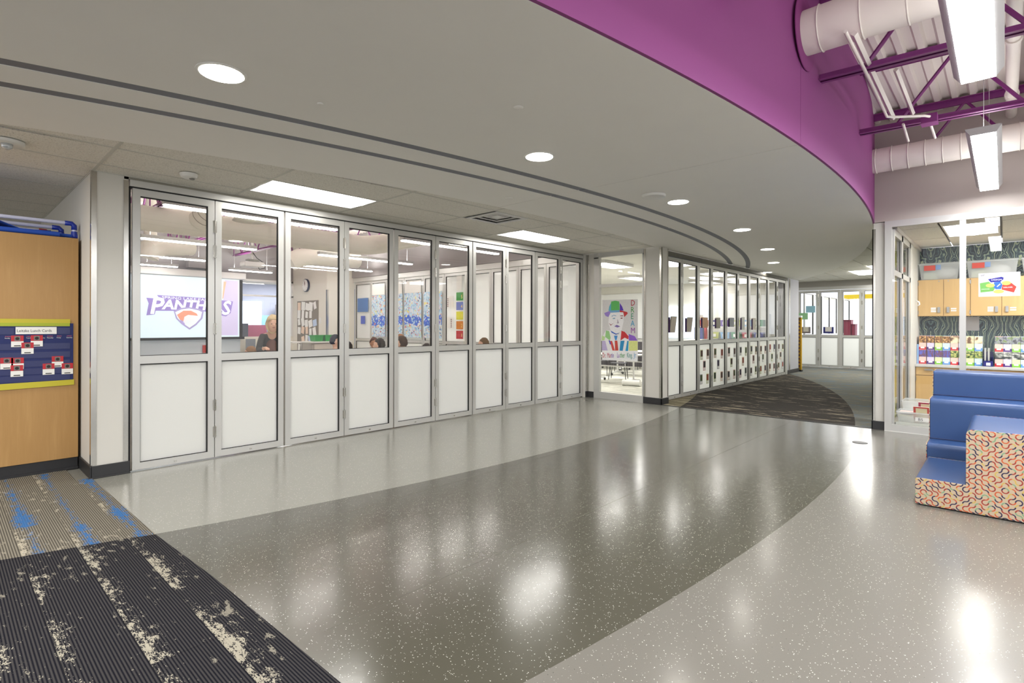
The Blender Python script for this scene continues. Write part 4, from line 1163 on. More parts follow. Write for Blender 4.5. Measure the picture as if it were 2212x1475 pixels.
for i, (q, lab) in enumerate(cc):
    p = aty(q[0], q[1], YF - .013)
    c_ = empty('lunch_card', (p.x, YF - .012, p.z), label='small red and white lunch card ' + lab, category='card', group='lunch cards in the pocket chart')
    wv, hh = .042, .052; yy_ = YF - .012 - (.002 if i == 5 else 0)
    obj('card_body', MB().box(p.x - wv, p.x + wv, yy_, yy_ + .001, p.z - hh, p.z + hh), PAPER, c_)
    obj('red_half', MB().box(p.x - wv, p.x + wv, yy_ - .001, yy_, p.z, p.z + hh), RED, c_)
    obj('photo', MB().box(p.x - .02, p.x + .02, yy_ - .002, yy_ - .001, p.z + .004, p.z + .045), SK, c_)
    obj('portrait', MB().lathe([(.012, -.0032), (.014, -.002)], (p.x, yy_, p.z + .024), 12, ax='y'), HR, c_)
    obj('bar_code', MB().box(p.x - .022, p.x + .022, yy_ - .001, yy_, p.z - .045, p.z - .037), HR, c_)
# PVC frames with cloth on top of the cabinet
PV = M('pvc_white', (206, 208, 232), .3); PB = M('fitting_blue', (28, 52, 160), .35); PRD = M('fitting_red', (160, 36, 36), .35)
BC = M('blue_cloth', (34, 78, 176), .8)
def frame_(z0, z1, y, xr, label, fit, cloth):
    t = empty('play_stand', (0, y, 2.236), label=label, category='play stand')
    r = .017
    obj('rail', MB().tube([(-1.2, y, z1), (xr - .04, y, z1)], r, 10), PV, t, smooth='auto')
    obj('elbow', MB().tube([(xr - .07, y, z1), (xr - .02, y, z1), (xr, y, z1 - .02), (xr, y, z1 - .06)], .023, 10), fit, t, smooth=True)
    obj('post', MB().tube([(xr, y, z0 + .02), (xr, y, z1 - .05)], r, 10), PV, t, smooth='auto')
    obj('tee', MB().tube([(xr, y, z0 - .0), (xr, y, z0 + .05)], .024, 10), fit, t, smooth='auto')
    obj('lower_rail', MB().tube([(-1.2, y, z0 + .005), (xr - .02, y, z0 + .005)], r, 10), PV if not cloth else BC, t, smooth='auto')
    obj('elbow', MB().tube([(xr - .02, y, z0 + .005), (xr + .025, y, z0 + .005)], .022, 10), fit, t, smooth='auto')
frame_(2.258, 2.385, 6.68, .915, 'nearest white pipe frame with blue elbow fittings on the cabinet', PB, True)
frame_(2.262, 2.355, 6.86, .84, 'middle white pipe frame with blue elbow on the cabinet', PB, True)
frame_(2.260, 2.330, 7.02, .76, 'rear white pipe frame with red elbow on the cabinet', PRD, False)
obj('pipe_sleeve', MB().tube([(-.3, 6.64, 2.262), (.80, 6.64, 2.262)], .024, 12), BC, smooth='auto', label='blue cloth sleeve lying along the cabinet top edge', category='cloth')
obj('red_rod', MB().tube([(-.3, 6.72, 2.29), (.70, 6.72, 2.285)], .009, 8), PRD, smooth='auto', label='thin red rod between the pipe frames', category='rod')
mb = MB(); n1 = 14; vs = []
for i in range(n1 + 1):
    for j in range(5):
        xx_ = -.3 + i * .075; yy_ = 6.74 + j * .06
        vs.append((xx_, yy_, 2.30 + .05 * math.exp(-((xx_ - .38) / .10) ** 2) + .08 * math.exp(-((xx_ - .05) / .22) ** 2) - .01 * j + .006 * math.sin(j * 2 + i)))
mb._a(vs, [(i * 5 + j, i * 5 + j + 1, (i + 1) * 5 + j + 1, (i + 1) * 5 + j) for i in range(n1) for j in range(4)])
o = obj('draped_cloth', mb, BC, smooth=True, label='rumpled blue cloth draped over the pipe frames', category='cloth'); o.modifiers.new('s', 'SOLIDIFY').thickness = .004

# ------------------------------------------------------------------ classroom, far wall
scx0, scx1, scz0, scz1, YS_ = 2.9, 6.14, 1.05, 2.74, 16.75
t = empty('projector_screen', (4.6, YS_, 1.05), label='pull-down projection screen with a pale sports logo slide', category='screen')
m, nt, b = newmat('screen_glow'); b.inputs['Base Color'].default_value = (*lin((196, 210, 218)), 1)
b.inputs['Emission Color'].default_value = (*lin((214, 234, 244)), 1); b.inputs['Emission Strength'].default_value = .34; SCG = m
def glow(n_, c_, e=.5): return M(n_, c_, .8, emit=e)
obj('cloth', MB().box(scx0, scx1, YS_, YS_ + .004, scz0, scz1), SCG, t)
obj('black_border', MB().box(scx1, scx1 + .09, YS_, YS_ + .004, scz0 - .02, scz1), BLK, t)
obj('bottom_bar', MB().box(scx0, scx1 + .14, YS_ - .02, YS_ + .02, scz0 - .07, scz0), BLK, t)
obj('case', MB().box(scx0, 6.30, YS_ - .08, YS_ + .08, 2.76, 2.94), WHTM, t, bevel=.01)
def slide(nm, pts, col, k=1, e=.20): obj(nm, MB().prism(pts, YS_ - .003 * k, YS_ - .003 * (k - 1) , 'y'), glow('slide_%s' % nm, col, e), t)
def SX(u): return aty(u, 650, YS_).x
def SZ(u, v): return aty(u, v, YS_).z
def SP(*uv): return [(aty(u, v, YS_).x, aty(u, v, YS_).z) for u, v in uv]
slide('lavender_field', SP((486, 605), (514, 607), (514, 724), (476, 724)), (206, 198, 232), 1)
slide('orange_stripe', SP((483, 608), (489, 608), (482, 645), (480, 645)), (240, 188, 160), 2)
slide('letter_shadow', SP((316, 643), (345, 645), (339, 637), (448, 644), (474, 648), (503, 651), (498, 676), (488, 683), (470, 680), (440, 672), (336, 671), (334, 679), (316, 681), (321, 655)), (150, 134, 200), 3)
LW = glow('slide_white', (232, 238, 244), .40)
text('lettering', 'P', .62, LW, t, (SX(322), YS_ - .0095, SZ(336, 677)), (1, 0, 0), (0, 0, 1), .0006, shear=.18, bold=.014, sx=.95)
text('lettering', 'ANTHER', .36, LW, t, (SX(351), YS_ - .0095, SZ(400, 668)), (1, 0, 0), (0, 0, 1), .0006, shear=.18, bold=.012, sx=1.06)
text('lettering', 'S', .56, LW, t, (SX(478), YS_ - .0095, SZ(485, 679)), (1, 0, 0), (0, 0, 1), .0006, shear=.18, bold=.012, sx=.9)
text('lettering', 'SPRING LAKE PARK', .10, LW, t, (SX(349), YS_ - .0095, SZ(400, 647) + .01), (1, 0, -.03), (0, 0, 1), .0006, sx=1.42)
slide('shield_rim', SP((375, 672), (390, 665), (408, 663), (430, 667), (440, 672), (437, 688), (424, 702), (409, 712), (392, 700), (380, 688)), (168, 160, 206), 4)
slide('shield_field', SP((378, 674), (392, 668), (408, 666), (428, 670), (436, 674), (433, 687), (422, 699), (409, 708), (394, 698), (383, 687)), (232, 240, 246), 5)
slide('cat_head', SP((382, 680), (396, 671), (412, 671), (424, 677), (427, 682), (416, 681), (406, 680), (398, 684), (396, 694), (388, 690)), (232, 160, 134), 6)
slide('cat_muzzle', SP((398, 684), (406, 680), (416, 682), (424, 686), (421, 695), (414, 690), (408, 692), (404, 690), (399, 700), (395, 696)), (240, 240, 244), 7)
slide('cat_neck', SP((388, 690), (396, 694), (399, 700), (397, 704), (392, 699)), (176, 164, 214), 7)
# window frame around the view into the next room, right of the screen
t = empty('window_3', (6.9, 16.9, 1.04), kind='structure')
obj('window_frame', MB().box(6.2, 7.84, 16.88, 16.95, 2.74, 2.80).box(6.2, 7.84, 16.88, 16.95, 2.28, 2.33).box(7.78, 7.84, 16.88, 16.95, 1.04, 2.8), WHTM, t)
obj('glass_pane', MB().box(3.5, 7.84, 16.91, 16.916, 1.04, 2.80), GLASS, t)
wall('wall_next_room', MB().box(3, 12, 19.9, 19.95, 0, 2.9), M('next_room', (150, 156, 176), .8))
def tagbox(name, x0, x1, y0, y1, z0, z1, mat, label, cat, **k): return obj(name, MB().box(x0, x1, y0, y1, z0, z1), mat, label=label, category=cat, **k)
tagbox('bright_window', 6.9, 8.05, 19.86, 19.9, 1.15, 2.25, glow('daylight_pane', (206, 226, 246), .9), 'bright window in the next room beyond the classroom', 'window')
area('fill_light', (12.5, 8.0, 2.70), 3.0, 3.0, 110)  # added fill lamp for room two, also backlights the white divider
tagbox('maroon_cabinet', 7.1, 8.0, 19.3, 19.7, .0, 1.40, M('maroon_laminate', (134, 62, 84), .6), 'maroon cabinet in the next room behind the woman', 'cabinet')
tagbox('blue_banner', 8.0, 8.25, 19.7, 19.72, 1.2, 1.75, M('sky_banner', (130, 186, 218), .7), 'light blue banner hanging in the next room', 'banner')
tagbox('grey_door', 8.45, 9.3, 19.6, 19.66, 0.0, 2.15, M('grey_door', (126, 124, 130), .6), 'grey door in the next room right of the bright window', 'door')
tagbox('printer', 6.75, 7.1, 18.6, 18.95, .95, 1.45, M('printer_dark', (72, 74, 84), .5), 'dark grey office machine right of the projection screen', 'printer')
tagbox('low_cabinet', 6.3, 7.6, 18.5, 19.0, 0, .945, WHT, 'long low white cabinet in the next room', 'cabinet')
tagbox('display_monitor', 6.28, 6.55, 16.60, 16.64, .006, .98, M('monitor_grey', (128, 134, 142), .4), 'small grey standing display below the screen corner', 'monitor')
tagbox('lower_whiteboard', 2.9, 6.2, 16.84, 16.895, .0, 1.04, M('whiteboard', (206, 216, 224), .2), 'white lower board panels under the projection screen', 'whiteboard')
tagbox('red_sign', 5.17, 5.25, 16.80, 16.83, .60, .82, M('sign_red', (186, 50, 40), .5), 'small red sign on the white board panels', 'sign')
tagbox('wall_enclosure', 4.75, 5.5, 16.6, 16.89, 3.0, 3.9, CWG, 'grey boxed enclosure high on the far classroom wall', 'enclosure')
# clock
p = Vector((XI, 15.95, 2.635))
t = empty('wall_clock', (XI - .02, p.y, p.z), label='round wall clock with black rim on the cream classroom wall', category='clock')
obj('rim', MB().lathe([(.20, 0), (.205, -.05), (.185, -.06), (.180, -.045)], (XI - .002, p.y, p.z), 32, ax='x'), M('clock_rim', (20, 34, 70), .35), t, smooth='auto')
obj('face', MB().lathe([(.182, -.063), (.182, -.061)], (XI - .002, p.y, p.z), 32, ax='x'), PAPER, t)
obj('hour_hand', MB().prism([(p.y - .007, p.z), (p.y + .007, p.z), (p.y + .005, p.z + .10), (p.y - .005, p.z + .10)], XI - .070, XI - .067, 'x'), BLK, t)
obj('minute_hand', MB().prism([(p.y - .005, p.z), (p.y + .005, p.z), (p.y + .04, p.z + .14), (p.y + .032, p.z + .144)], XI - .073, XI - .070, 'x'), BLK, t)
obj('second_hand', MB().box(XI - .075, XI - .073, p.y - .002, p.y + .002, p.z - .04, p.z + .14), RED, t)
obj('hour_marks', (lambda mb: [mb.box(XI - .068, XI - .065, p.y + .155 * math.cos(a) - .005, p.y + .155 * math.cos(a) + .005, p.z + .155 * math.sin(a) - .008, p.z + .155 * math.sin(a) + .008) for a in [math.pi * k / 6 for k in range(12)]] and mb)(MB()), BLK, t)
# notice board with papers
t = empty('notice_board', (XI, 15.88, .6), label='grey pin board on the clock wall', category='notice board')
obj('board', MB().box(XI - .02, XI - .001, 15.20, 16.56, .58, 2.155), M('pin_board', (136, 128, 116), .9), t)
random.seed(11)
k = 0
pos9 = ['leftmost', 'second', 'third', 'fourth', 'rightmost']; rows9 = ['top', 'second', 'middle', 'fourth', 'fifth', 'lowest']
for r_ in range(6):
    for c_ in range(5):
        yy_ = 16.42 - c_ * .26 + random.uniform(-.03, .03); zz_ = 1.98 - r_ * .255 + random.uniform(-.03, .03)
        if (r_, c_) in ((1, 4), (4, 0)): continue
        h_ = random.choice((.11, .13, .10)); w_ = random.choice((.08, .10, .12)); an = random.uniform(-.3, .3)
        pts = [(yy_ + (a * math.cos(an) - b_ * math.sin(an)), zz_ + (a * math.sin(an) + b_ * math.cos(an))) for a, b_ in ((-w_, -h_), (w_, -h_), (w_, h_), (-w_, h_))]
        cm = random.choice([PAPER] * 8 + [ M('paper_blue', (190, 208, 232), .8), M('paper_peach', (240, 214, 190), .8)])
        obj('notice_sheet', MB().prism(pts, XI - .024 - .0006 * k, XI - .022 - .0006 * k, 'x'), cm, label='small paper sheet pinned in the %s row of the notice board, %s' % (rows9[r_], pos9[c_]), category='paper', group='papers on the notice board')
        k += 1
tagbox('light_switch', XI - .012, XI - .001, 15.03, 15.13, 1.45, 1.62, WHT, 'white wall plate between the notice board and the corner guard', 'switch')
# mural and posters on the classroom divider
m, nt, b = newmat('mural_paint'); x, y, z = coord()
v = nd('ShaderNodeTexVoronoi'); v.inputs['Scale'].default_value = 22; lk(vec(x, y, z), v.inputs['Vector'])
sep = nd('ShaderNodeSeparateColor'); lk(v.outputs['Color'], sep.inputs[0])
c1 = ramp(Ex(sep.outputs[0]), [(0, lin((176, 210, 232))), (.25, lin((200, 224, 238))), (.45, lin((218, 228, 234))), (.66, lin((140, 182, 216))), (.74, lin((230, 206, 170))), (.80, lin((90, 114, 160))), (.83, lin((206, 190, 216))), (.93, lin((216, 120, 100))), (.965, lin((232, 226, 130)))], True)
band = ((z - 1.53).f('ABSOLUTE') < (noise(vec(x, y * 4, z * 4), 1, 2) * .26))
c2 = mixc(Ex(sep.outputs[1]) > .35, c1, lin((70, 110, 214)))
lk(mixc(band, c1, c2), b.inputs['Base Color']); MUR = m
XM = 8.70
pcs = [(13.66, 12.97, 1.07, 2.27), (12.88, 12.14, 1.07, 2.27), (12.05, 11.30, 1.07, 2.27), (11.20, 10.47, 1.07, 2.27)]
for i, (a, b_, za, zb) in enumerate(pcs):
    obj('mural_panel', MB().box(XM - .004, XM, b_, a, za, zb), MUR, label='blue mosaic mural sheet, %s of four from the left' % ORD[i], category='mural')
    if i < 3: obj('white_header_sheet', MB().box(XM - .006, XM - .001, b_ + .02, a - .02, 2.275, 2.60), PAPER, label='white sheet above the %s mural panel' % ORD[i], category='paper')
tagbox('blue_picture', XM - .004, XM, 13.86, 14.44, 1.80, 2.21, M('picture_blue', (84, 122, 180), .7), 'square blue picture on the farthest divider leaf', 'picture')
tagbox('small_blue_notice', XM - .004, XM, 14.02, 14.25, 1.44, 1.68, M('notice_blue', (84, 104, 196), .7), 'small blue notice under the square blue picture', 'notice')
for k, (nm, c_, num) in enumerate((('green', (58, 150, 62), '5'), ('blue', (92, 118, 196), '4'), ('yellow', (214, 214, 60), '3'), ('orange', (214, 132, 52), '2'), ('red', (186, 36, 44), '1'))):
    za = 2.01 - k * .235
    t = empty('number_card', (XM, 9.79, za), label='%s number card in the vertical column on the white divider' % nm, category='card')
    obj('card', MB().box(XM - .004, XM, 9.66, 9.91, za, za + .20), M('numcard_' + nm, c_, .6), t)
    text('lettering', num, .12, M('text_yellow', (240, 220, 120), .6), t, (XM - .0046, 9.74, za + .05), (0, -1, 0), (0, 0, 1), .0004)
for k, zz_ in enumerate((1.85, 1.33)):
    t = empty('schedule_sheet', (XM, 10.13, zz_), label='%s small white chart sheet left of the number cards' % ('upper', 'lower')[k], category='paper')
    obj('sheet', MB().box(XM - .004, XM, 10.02, 10.26, zz_ - .0, zz_ + .28), PAPER, t)
    obj('dots', (lambda mb: [mb.box(XM - .006, XM - .004, 10.21 - .13 * k, 10.24 - .13 * k, zz_ + .02 + .045 * j, zz_ + .045 + .045 * j) for j in range(5)] and mb)(MB()), M('dot_brown', (110, 60, 70), .6), t)
# whitish wall poster strip above number cards
tagbox('white_list', XM - .004, XM, 9.70, 9.90, 2.25, 2.62, PAPER, 'tall white list sheet above the number cards', 'paper')
# green bins on a cupboard
for k in range(3):
    yb = 14.10
    xb = 6.10 + .26 * k
    t = tub('green_bin', xb, xb + .22, 12.0, 12.28, 1.012, 1.16, 'small green bin, %s of three on the classroom cupboard' % ORD[k], .02, lid=False, cat='bin', mat=M('green_plastic', (36, 150, 62), .4))
t = empty('cupboard', (6.5, 12.2, 0), label='grey topped cupboard under the green bins', category='cupboard')
obj('body', MB().box(6.0, 7.0, 11.95, 12.45, .005, .98), M('cupboard_side', (176, 170, 160), .6), t); obj('top', MB().box(5.97, 7.03, 11.92, 12.48, .98, 1.01), WHT, t)
obj('drawer_front', MB().box(6.05, 6.95, 11.94, 11.95, .72, .95), M('cupboard_drawer', (206, 198, 186), .6), t)
# projector hung from the deck
p = Vector((0, 0, H)) + ray(545, 572) * 12.2
t = empty('ceiling_projector', p, label='white ceiling projector with looped black cable in the classroom', category='projector')
obj('body', MB().box(p.x - .22, p.x + .22, p.y - .17, p.y + .17, p.z - .06, p.z + .06), WHTM, t, bevel=.03)
obj('lens', MB().lathe([(.05, 0), (.055, .05)], (p.x + .08, p.y + .17, p.z), 16, ax='y'), BLK, t, smooth='auto')
obj('mount_plate', MB().box(p.x - .12, p.x + .12, p.y - .08, p.y + .08, p.z + .07, p.z + .12), M('mount_grey', (120, 120, 112), .5), t)
obj('mount_pole', MB().tube([(p.x, p.y, p.z + .1), (p.x, p.y, ZD)], .025, 10), WHTM, t, smooth='auto')
obj('flange', MB().lathe([(.12, 0), (.12, .02)], (p.x, p.y, p.z + .33), 16), WHTM, t)
obj('cable', MB().tube([(p.x, p.y - .03, p.z + .28), (p.x + .08, p.y - .05, p.z + .16), (p.x + .24, p.y - .05, p.z + .06), (p.x + .26, p.y - .05, p.z - .06), (p.x + .12, p.y - .1, p.z - .1), (p.x + .05, p.y - .12, p.z + .0)], .009, 6), BLK, t, smooth=True)

# ------------------------------------------------------------------ people (skin modifier figures)
def skinfig(name, verts, edges, radii, mat, parent, sub=2, root=0):
    me = bpy.data.meshes.new(name); me.from_pydata(verts, edges, []); me.materials.append(mat)
    o = bpy.data.objects.new(name, me); C.objects.link(o); o.parent = parent
    sk = o.modifiers.new('skin', 'SKIN'); sk.use_smooth_shade = True
    for i, r in enumerate(radii):
        rr = r if isinstance(r, tuple) else (r, r)
        me.skin_vertices[0].data[i].radius = rr
    me.skin_vertices[0].data[root].use_root = True
    s_ = o.modifiers.new('sub', 'SUBSURF'); s_.levels = sub; s_.render_levels = sub
    return o
SKIN = [M('skin_a', (222, 178, 152), .55), M('skin_b', (176, 124, 92), .55), M('skin_c', (232, 192, 168), .55)]
def figure(loc, rz, label, skin, hair, shirt, s=1.0, seated=True, lean=0.1, hairlen=.0, look=.25, arms='table', pants=(60, 64, 84), hs=1.0):
    """local: +y is the way the person faces; s=1 adult standing 1.65 m"""
    root = empty('person', loc, rz, label=label, category='person')
    hip = (0, 0, .44 if seated else .92 * s)
    def up(t_, f=0, x=0): return (x, lean * t_ / .5 + f, hip[2] + t_ * s)
    chest = up(.38); neck = up(.50); nk2 = up(.56, .02 * s); hd = up(.66, look * .12)
    th = .42 * s
    V_ = [hip, up(.18), chest, neck, nk2]
    R_ = [(.12 * s, .09 * s), (.11 * s, .085 * s), (.13 * s, .09 * s), (.055 * s, .05 * s), (.045 * s, .045 * s)]
    Ed = [(0, 1), (1, 2), (2, 3), (3, 4)]
    arm = {}
    for sd in (-1, 1):
        k0 = len(V_)
        sh = up(.46, .0, sd * .165 * s)
        if arms == 'table': elb = (sd * .24 * s, lean + .10 * s, hip[2] + .20 * s); wr = (sd * .14 * s, lean + .30 * s, hip[2] + .26 * s)
        elif arms == 'lap': elb = (sd * .20 * s, lean + .02, hip[2] + .22 * s); wr = (sd * .11 * s, lean + .20 * s, hip[2] + .16 * s)
        else: elb = (sd * .34 * s, lean * .6 + .02, hip[2] + .22 * s); wr = (sd * .20 * s, lean + .30 * s, hip[2] + .10 * s)
        hn = (wr[0] - sd * .02 * s, wr[1] + .07 * s, wr[2] - .01)
        V_ += [sh, elb, wr, hn]; R_ += [.052 * s, .040 * s, .028 * s, (.034 * s, .018 * s)]
        Ed += [(3, k0), (k0, k0 + 1), (k0 + 1, k0 + 2), (k0 + 2, k0 + 3)]
        arm[sd] = (sh, elb, wr)
        for fi, (dx, L) in enumerate(((-.024, .07), (-.008, .078), (.008, .074), (.022, .06))):
            kf = len(V_); V_ += [(hn[0] + dx * s, hn[1] + .045 * s, hn[2]), (hn[0] + dx * 1.2 * s, hn[1] + (.045 + L * .6) * s, hn[2] - .02 * s)]
            R_ += [.0095 * s, .008 * s]; Ed += [(k0 + 3, kf), (kf, kf + 1)]
        kf = len(V_); V_ += [(hn[0] - sd * .04 * s, hn[1] + .02 * s, hn[2])]; R_ += [.011 * s]; Ed += [(k0 + 3, kf)]
        k0 = len(V_)
        if seated: V_ += [(sd * .09 * s, .04, hip[2]), (sd * .11 * s, th, hip[2] + .02), (sd * .11 * s, th + .02, .07), (sd * .11 * s, th + .15 * s, .035)]
        else: V_ += [(sd * .09 * s, 0, hip[2] - .05), (sd * .10 * s, .03, hip[2] * .52), (sd * .11 * s, -.02, .08), (sd * .11 * s, .13, .04)]
        R_ += [.085 * s, .06 * s, .04 * s, (.04 * s, .03 * s)]
        Ed += [(0, k0), (k0, k0 + 1), (k0 + 1, k0 + 2), (k0 + 2, k0 + 3)]
    # neck-to-head chain
    kh = len(V_); V_ += [(hd[0], hd[1], hd[2] - .03), (hd[0], hd[1] + .0, hd[2] + .04)]; R_ += [(.068 * hs, .072 * hs), (.074 * hs, .084 * hs)]
    Ed += [(4, kh), (kh, kh + 1)]
    skinfig('body', V_, Ed, R_, skin, root)
    hx, hy, hz = hd[0], hd[1], hd[2] + .02
    obj('face', MB().ball((hx, hy + .012, hz - .005), (.072 * hs, .088 * hs, .108 * hs), 16, 12), skin, root, local=True, smooth=True)
    obj('nose', MB().ball((hx, hy + .10 * hs, hz - .015), (.013, .018, .022), 8, 6), skin, root, local=True, smooth=True)
    for sd in (-1, 1):
        obj('eye', MB().ball((hx + sd * .028 * hs, hy + .088 * hs, hz + .008), (.011, .008, .007), 8, 6), M('eye_dark', (40, 30, 28), .3), root, local=True, smooth=True)
        obj('ear', MB().ball((hx + sd * .075 * hs, hy, hz - .005), (.012, .022, .03), 8, 6), skin, root, local=True, smooth=True)
    obj('mouth', MB().ball((hx, hy + .088 * hs, hz - .052), (.022, .008, .006), 8, 6), M('lip', (170, 92, 88), .5), root, local=True, smooth=True)
    def hf(d):
        q = Vector(d); rr = 1 + .05 * math.sin(d.x * 21 + d.z * 9) * math.cos(d.y * 17)
        q *= rr
        if d.y > .1 and d.z < .3: q = Vector((q.x * .98, min(q.y, .1), q.z))
        if hairlen and abs(d.x) > .5: q = Vector((q.x * 1.15, q.y + .25, q.z))
        if d.z < -.2 and not hairlen: q = Vector((q.x * .9, q.y, max(q.z, -.55)))
        return q
    obj('hair', MB().ball((hx, hy - .014, hz + .018 - hairlen * .4), (.088 * hs, .098 * hs, .112 * hs + hairlen), 20, 14, fn=hf), hair, root, local=True, smooth=True)
    # clothes
    tv = [(hip[0], hip[1], hip[2] - .02), up(.18), chest, up(.50)]
    tr = [(.135 * s, .105 * s), (.13 * s, .105 * s), (.15 * s, .115 * s), (.085 * s, .075 * s)]
    te = [(0, 1), (1, 2), (2, 3)]
    for sd in (-1, 1):
        sh, el_, wr = arm[sd]; k0 = len(tv); tv += [sh, el_, tuple(Vector(el_).lerp(Vector(wr), .8))]; tr += [.064 * s, .052 * s, .042 * s]
        te += [(2, k0), (k0, k0 + 1), (k0 + 1, k0 + 2)]
    skinfig('shirt', tv, te, tr, shirt, root)
    pv = [hip]; prr = [(.13 * s, .11 * s)]; pe = []
    for sd in (-1, 1):
        k0 = len(pv)
        if seated: pv += [(sd * .09 * s, .04, hip[2]), (sd * .11 * s, th, hip[2] + .02), (sd * .11 * s, th + .02, .13)]
        else: pv += [(sd * .09 * s, 0, hip[2] - .05), (sd * .10 * s, .03, hip[2] * .52), (sd * .11 * s, -.02, .12)]
        prr += [.095 * s, .072 * s, .058 * s]; pe += [(0, k0), (k0, k0 + 1), (k0 + 1, k0 + 2)]
    skinfig('trousers', pv, pe, prr, M('trousers_%d' % pants[0], pants, .8), root)
    return root
def stool(x, y, label):
    t = empty('stool', (x, y, 0), label=label, category='stool')
    obj('seat', MB().lathe([(.15, .385), (.155, .40), (.15, .41)], (x, y, -.10), 18), M('seat_grey', (88, 92, 100), .5), t, smooth='auto')
    for a in range(4):
        an = a * math.pi / 2 + .78
        obj('leg', MB().tube([(x + .14 * math.cos(an), y + .14 * math.sin(an), .006), (x + .10 * math.cos(an), y + .10 * math.sin(an), .285)], .011, 8), STEEL, t)
def dtable(x, y, w_, d_, h_, label, name='table', leg=STEEL, top=(214, 212, 206)):
    t = empty(name, (x, y, 0), label=label, category='table')
    obj('top', MB().box(x - w_ / 2, x + w_ / 2, y - d_ / 2, y + d_ / 2, h_ - .03, h_), M('table_top', top, .4), t, bevel=.008)
    for sx_ in (-1, 1):
        for sy_ in (-1, 1):
            lx, ly = x + sx_ * (w_ / 2 - .08), y + sy_ * (d_ / 2 - .08)
            obj('leg', MB().tube([(lx, ly, .05), (lx, ly, h_ - .03)], .02, 10), leg, t, smooth='auto')
            obj('caster', MB().lathe([(.025, -.012), (.025, .012)], (lx, ly, .031), 12, ax='y'), BLK, t)
    return t
def fa(px, py): return math.atan2(-(px), py)      # rz so local +y points to (px,py)
W = Vector((0, 0, H)) + ray(583, 715) * 8.7
wb = figure((W.x + .12, W.y + .30, 0), fa(-.30, -1), 'woman with blond hair in a dark grey cardigan bending over a classroom table', SKIN[0], M('hair_blond', (214, 190, 148), .6),
            M('cardigan_grey', (74, 72, 70), .85), s=.88, seated=False, lean=.34, hairlen=.03, look=.3, arms='table', hs=1.12)
wb.children[0].modifiers
obj('blouse', MB().ball((0, .30, .92 * .85 + .27), (.085, .085, .16), 16, 10), (lambda: (lambda m_: m_)(M('blouse_print', (120, 84, 72), .7, var=.5, vs=60)))(), wb, local=True, smooth=True)
dtable(W.x - .1, W.y - .45, 1.5, .7, .70, 'classroom table the woman leans over')
KID = [((550, 764), 8.9, 'child with light brown hair directly in front of the woman', 0, (150, 112, 76), (120, 90, 150)),
       ((716, 738), 9.3, 'child with short black hair at a table, third pane', 2, (34, 34, 48), (206, 206, 214)),
       ((757, 752), 9.7, 'child with black hair low at the left edge of the fourth pane', 2, (30, 26, 30), (120, 60, 60)),
       ((806, 742), 10.6, 'child in purple with a blurred face near the blue mural', 1, (90, 52, 40), (92, 74, 160)),
       ((828, 746), 9.3, 'child with dark hair at the right edge of the fourth pane', 0, (46, 38, 36), (70, 80, 90)),
       ((871, 735), 10.6, 'child with ginger brown hair behind the dark-haired head', 0, (150, 104, 70), (170, 60, 60)),
       ((876, 742), 8.7, 'child with dark brown hair at the centre of the fifth pane', 0, (66, 46, 36), (60, 90, 120)),
       ((1053, 744), 9.9, 'child with short brown hair low in the seventh pane', 0, (110, 84, 56), (90, 110, 70)),
       ((928, 755), 10.8, 'child with dark hair barely showing at the edge of the fifth pane', 2, (40, 30, 30), (120, 120, 60))]
for i, (q, d_, lab, sk_, hr_, sh_) in enumerate(KID):
    P_ = Vector((0, 0, H)) + ray(*q) * d_
    zc_ = P_.z                                       # head centre height ; seated child: hip .36 -> head at hip+.66*s
    s_ = max(.55, (zc_ - .02 - .44) / .66)
    face = (-.2, .3) if i not in (3,) else (-.3, -1)
    if i == 1: face = (.7, -.5)
    figure((P_.x, P_.y, 0.0), fa(*face), lab, SKIN[sk_], M('hair_%d' % i, hr_, .7), M('shirt_%d' % i, sh_, .8), s=s_, seated=True, lean=.05, look=.1, hs=1.0, pants=(60 + i, 64, 84), arms='lap')
    stool(P_.x, P_.y, 'grey classroom stool under the %s seated child from the left' % ORD[i])
for (x_, y_, lab) in ((5.2, 10.9, 'classroom table beyond the seated children, middle'), (7.6, 8.9, 'classroom table nearest the divider')):
    dtable(x_, y_, 1.0, .45, .62, lab)
tagbox('white_tray_table', 6.2, 7.0, 13.4, 13.9, .93, .96, WHT, 'white table edge in front of the notice board', 'table top')
obj('pedestal', MB().tube([(6.6, 13.65, .006), (6.6, 13.65, .93)], .03, 10), BLK, label='black pedestal under the white table edge by the notice board', category='pedestal')
tagbox('yellow_post', 6.05, 6.11, 13.6, 13.66, .006, 1.38, M('post_yellow', (206, 186, 40), .5), 'thin yellow post left of the notice board', 'post')

# ------------------------------------------------------------------ poster on the glazed door
XD = 8.722
t = empty('portrait_poster', (XD, 5.31, .75), label='colourful hand-painted patchwork poster of a man in a hat on the glass door', category='poster')
def dz(u, v): q = atx(u, v, XD); return (q.y, q.z)
def dp(name, pts, col, k=1):
    obj(name, MB().prism([dz(1284 + a * .1559, 620 + b_ * .1559) for a, b_ in pts], XD - .0005 * k, XD - .0005 * (k - 1), 'x'), M('paint_%d_%d_%d' % col, col, .7, var=.10, vs=40), t)
dp('sheet_grey', [(110, 178), (600, 168), (602, 880), (104, 880)], (206, 204, 202), 1)
dp('sheet_white', [(104, 880), (602, 880), (600, 1030), (106, 1008)], (238, 238, 238), 1)
dp('face', [(205, 350), (350, 340), (405, 350), (405, 470), (380, 590), (330, 655), (270, 650), (225, 600), (195, 500)], (232, 230, 230), 2)
dp('collar', [(160, 600), (225, 600), (300, 670), (370, 610), (470, 660), (595, 742), (595, 880), (104, 880), (104, 700)], (232, 230, 230), 2)
dp('hat_crown_green', [(232, 200), (290, 188), (345, 200), (350, 325), (232, 330)], (92, 176, 92), 3)
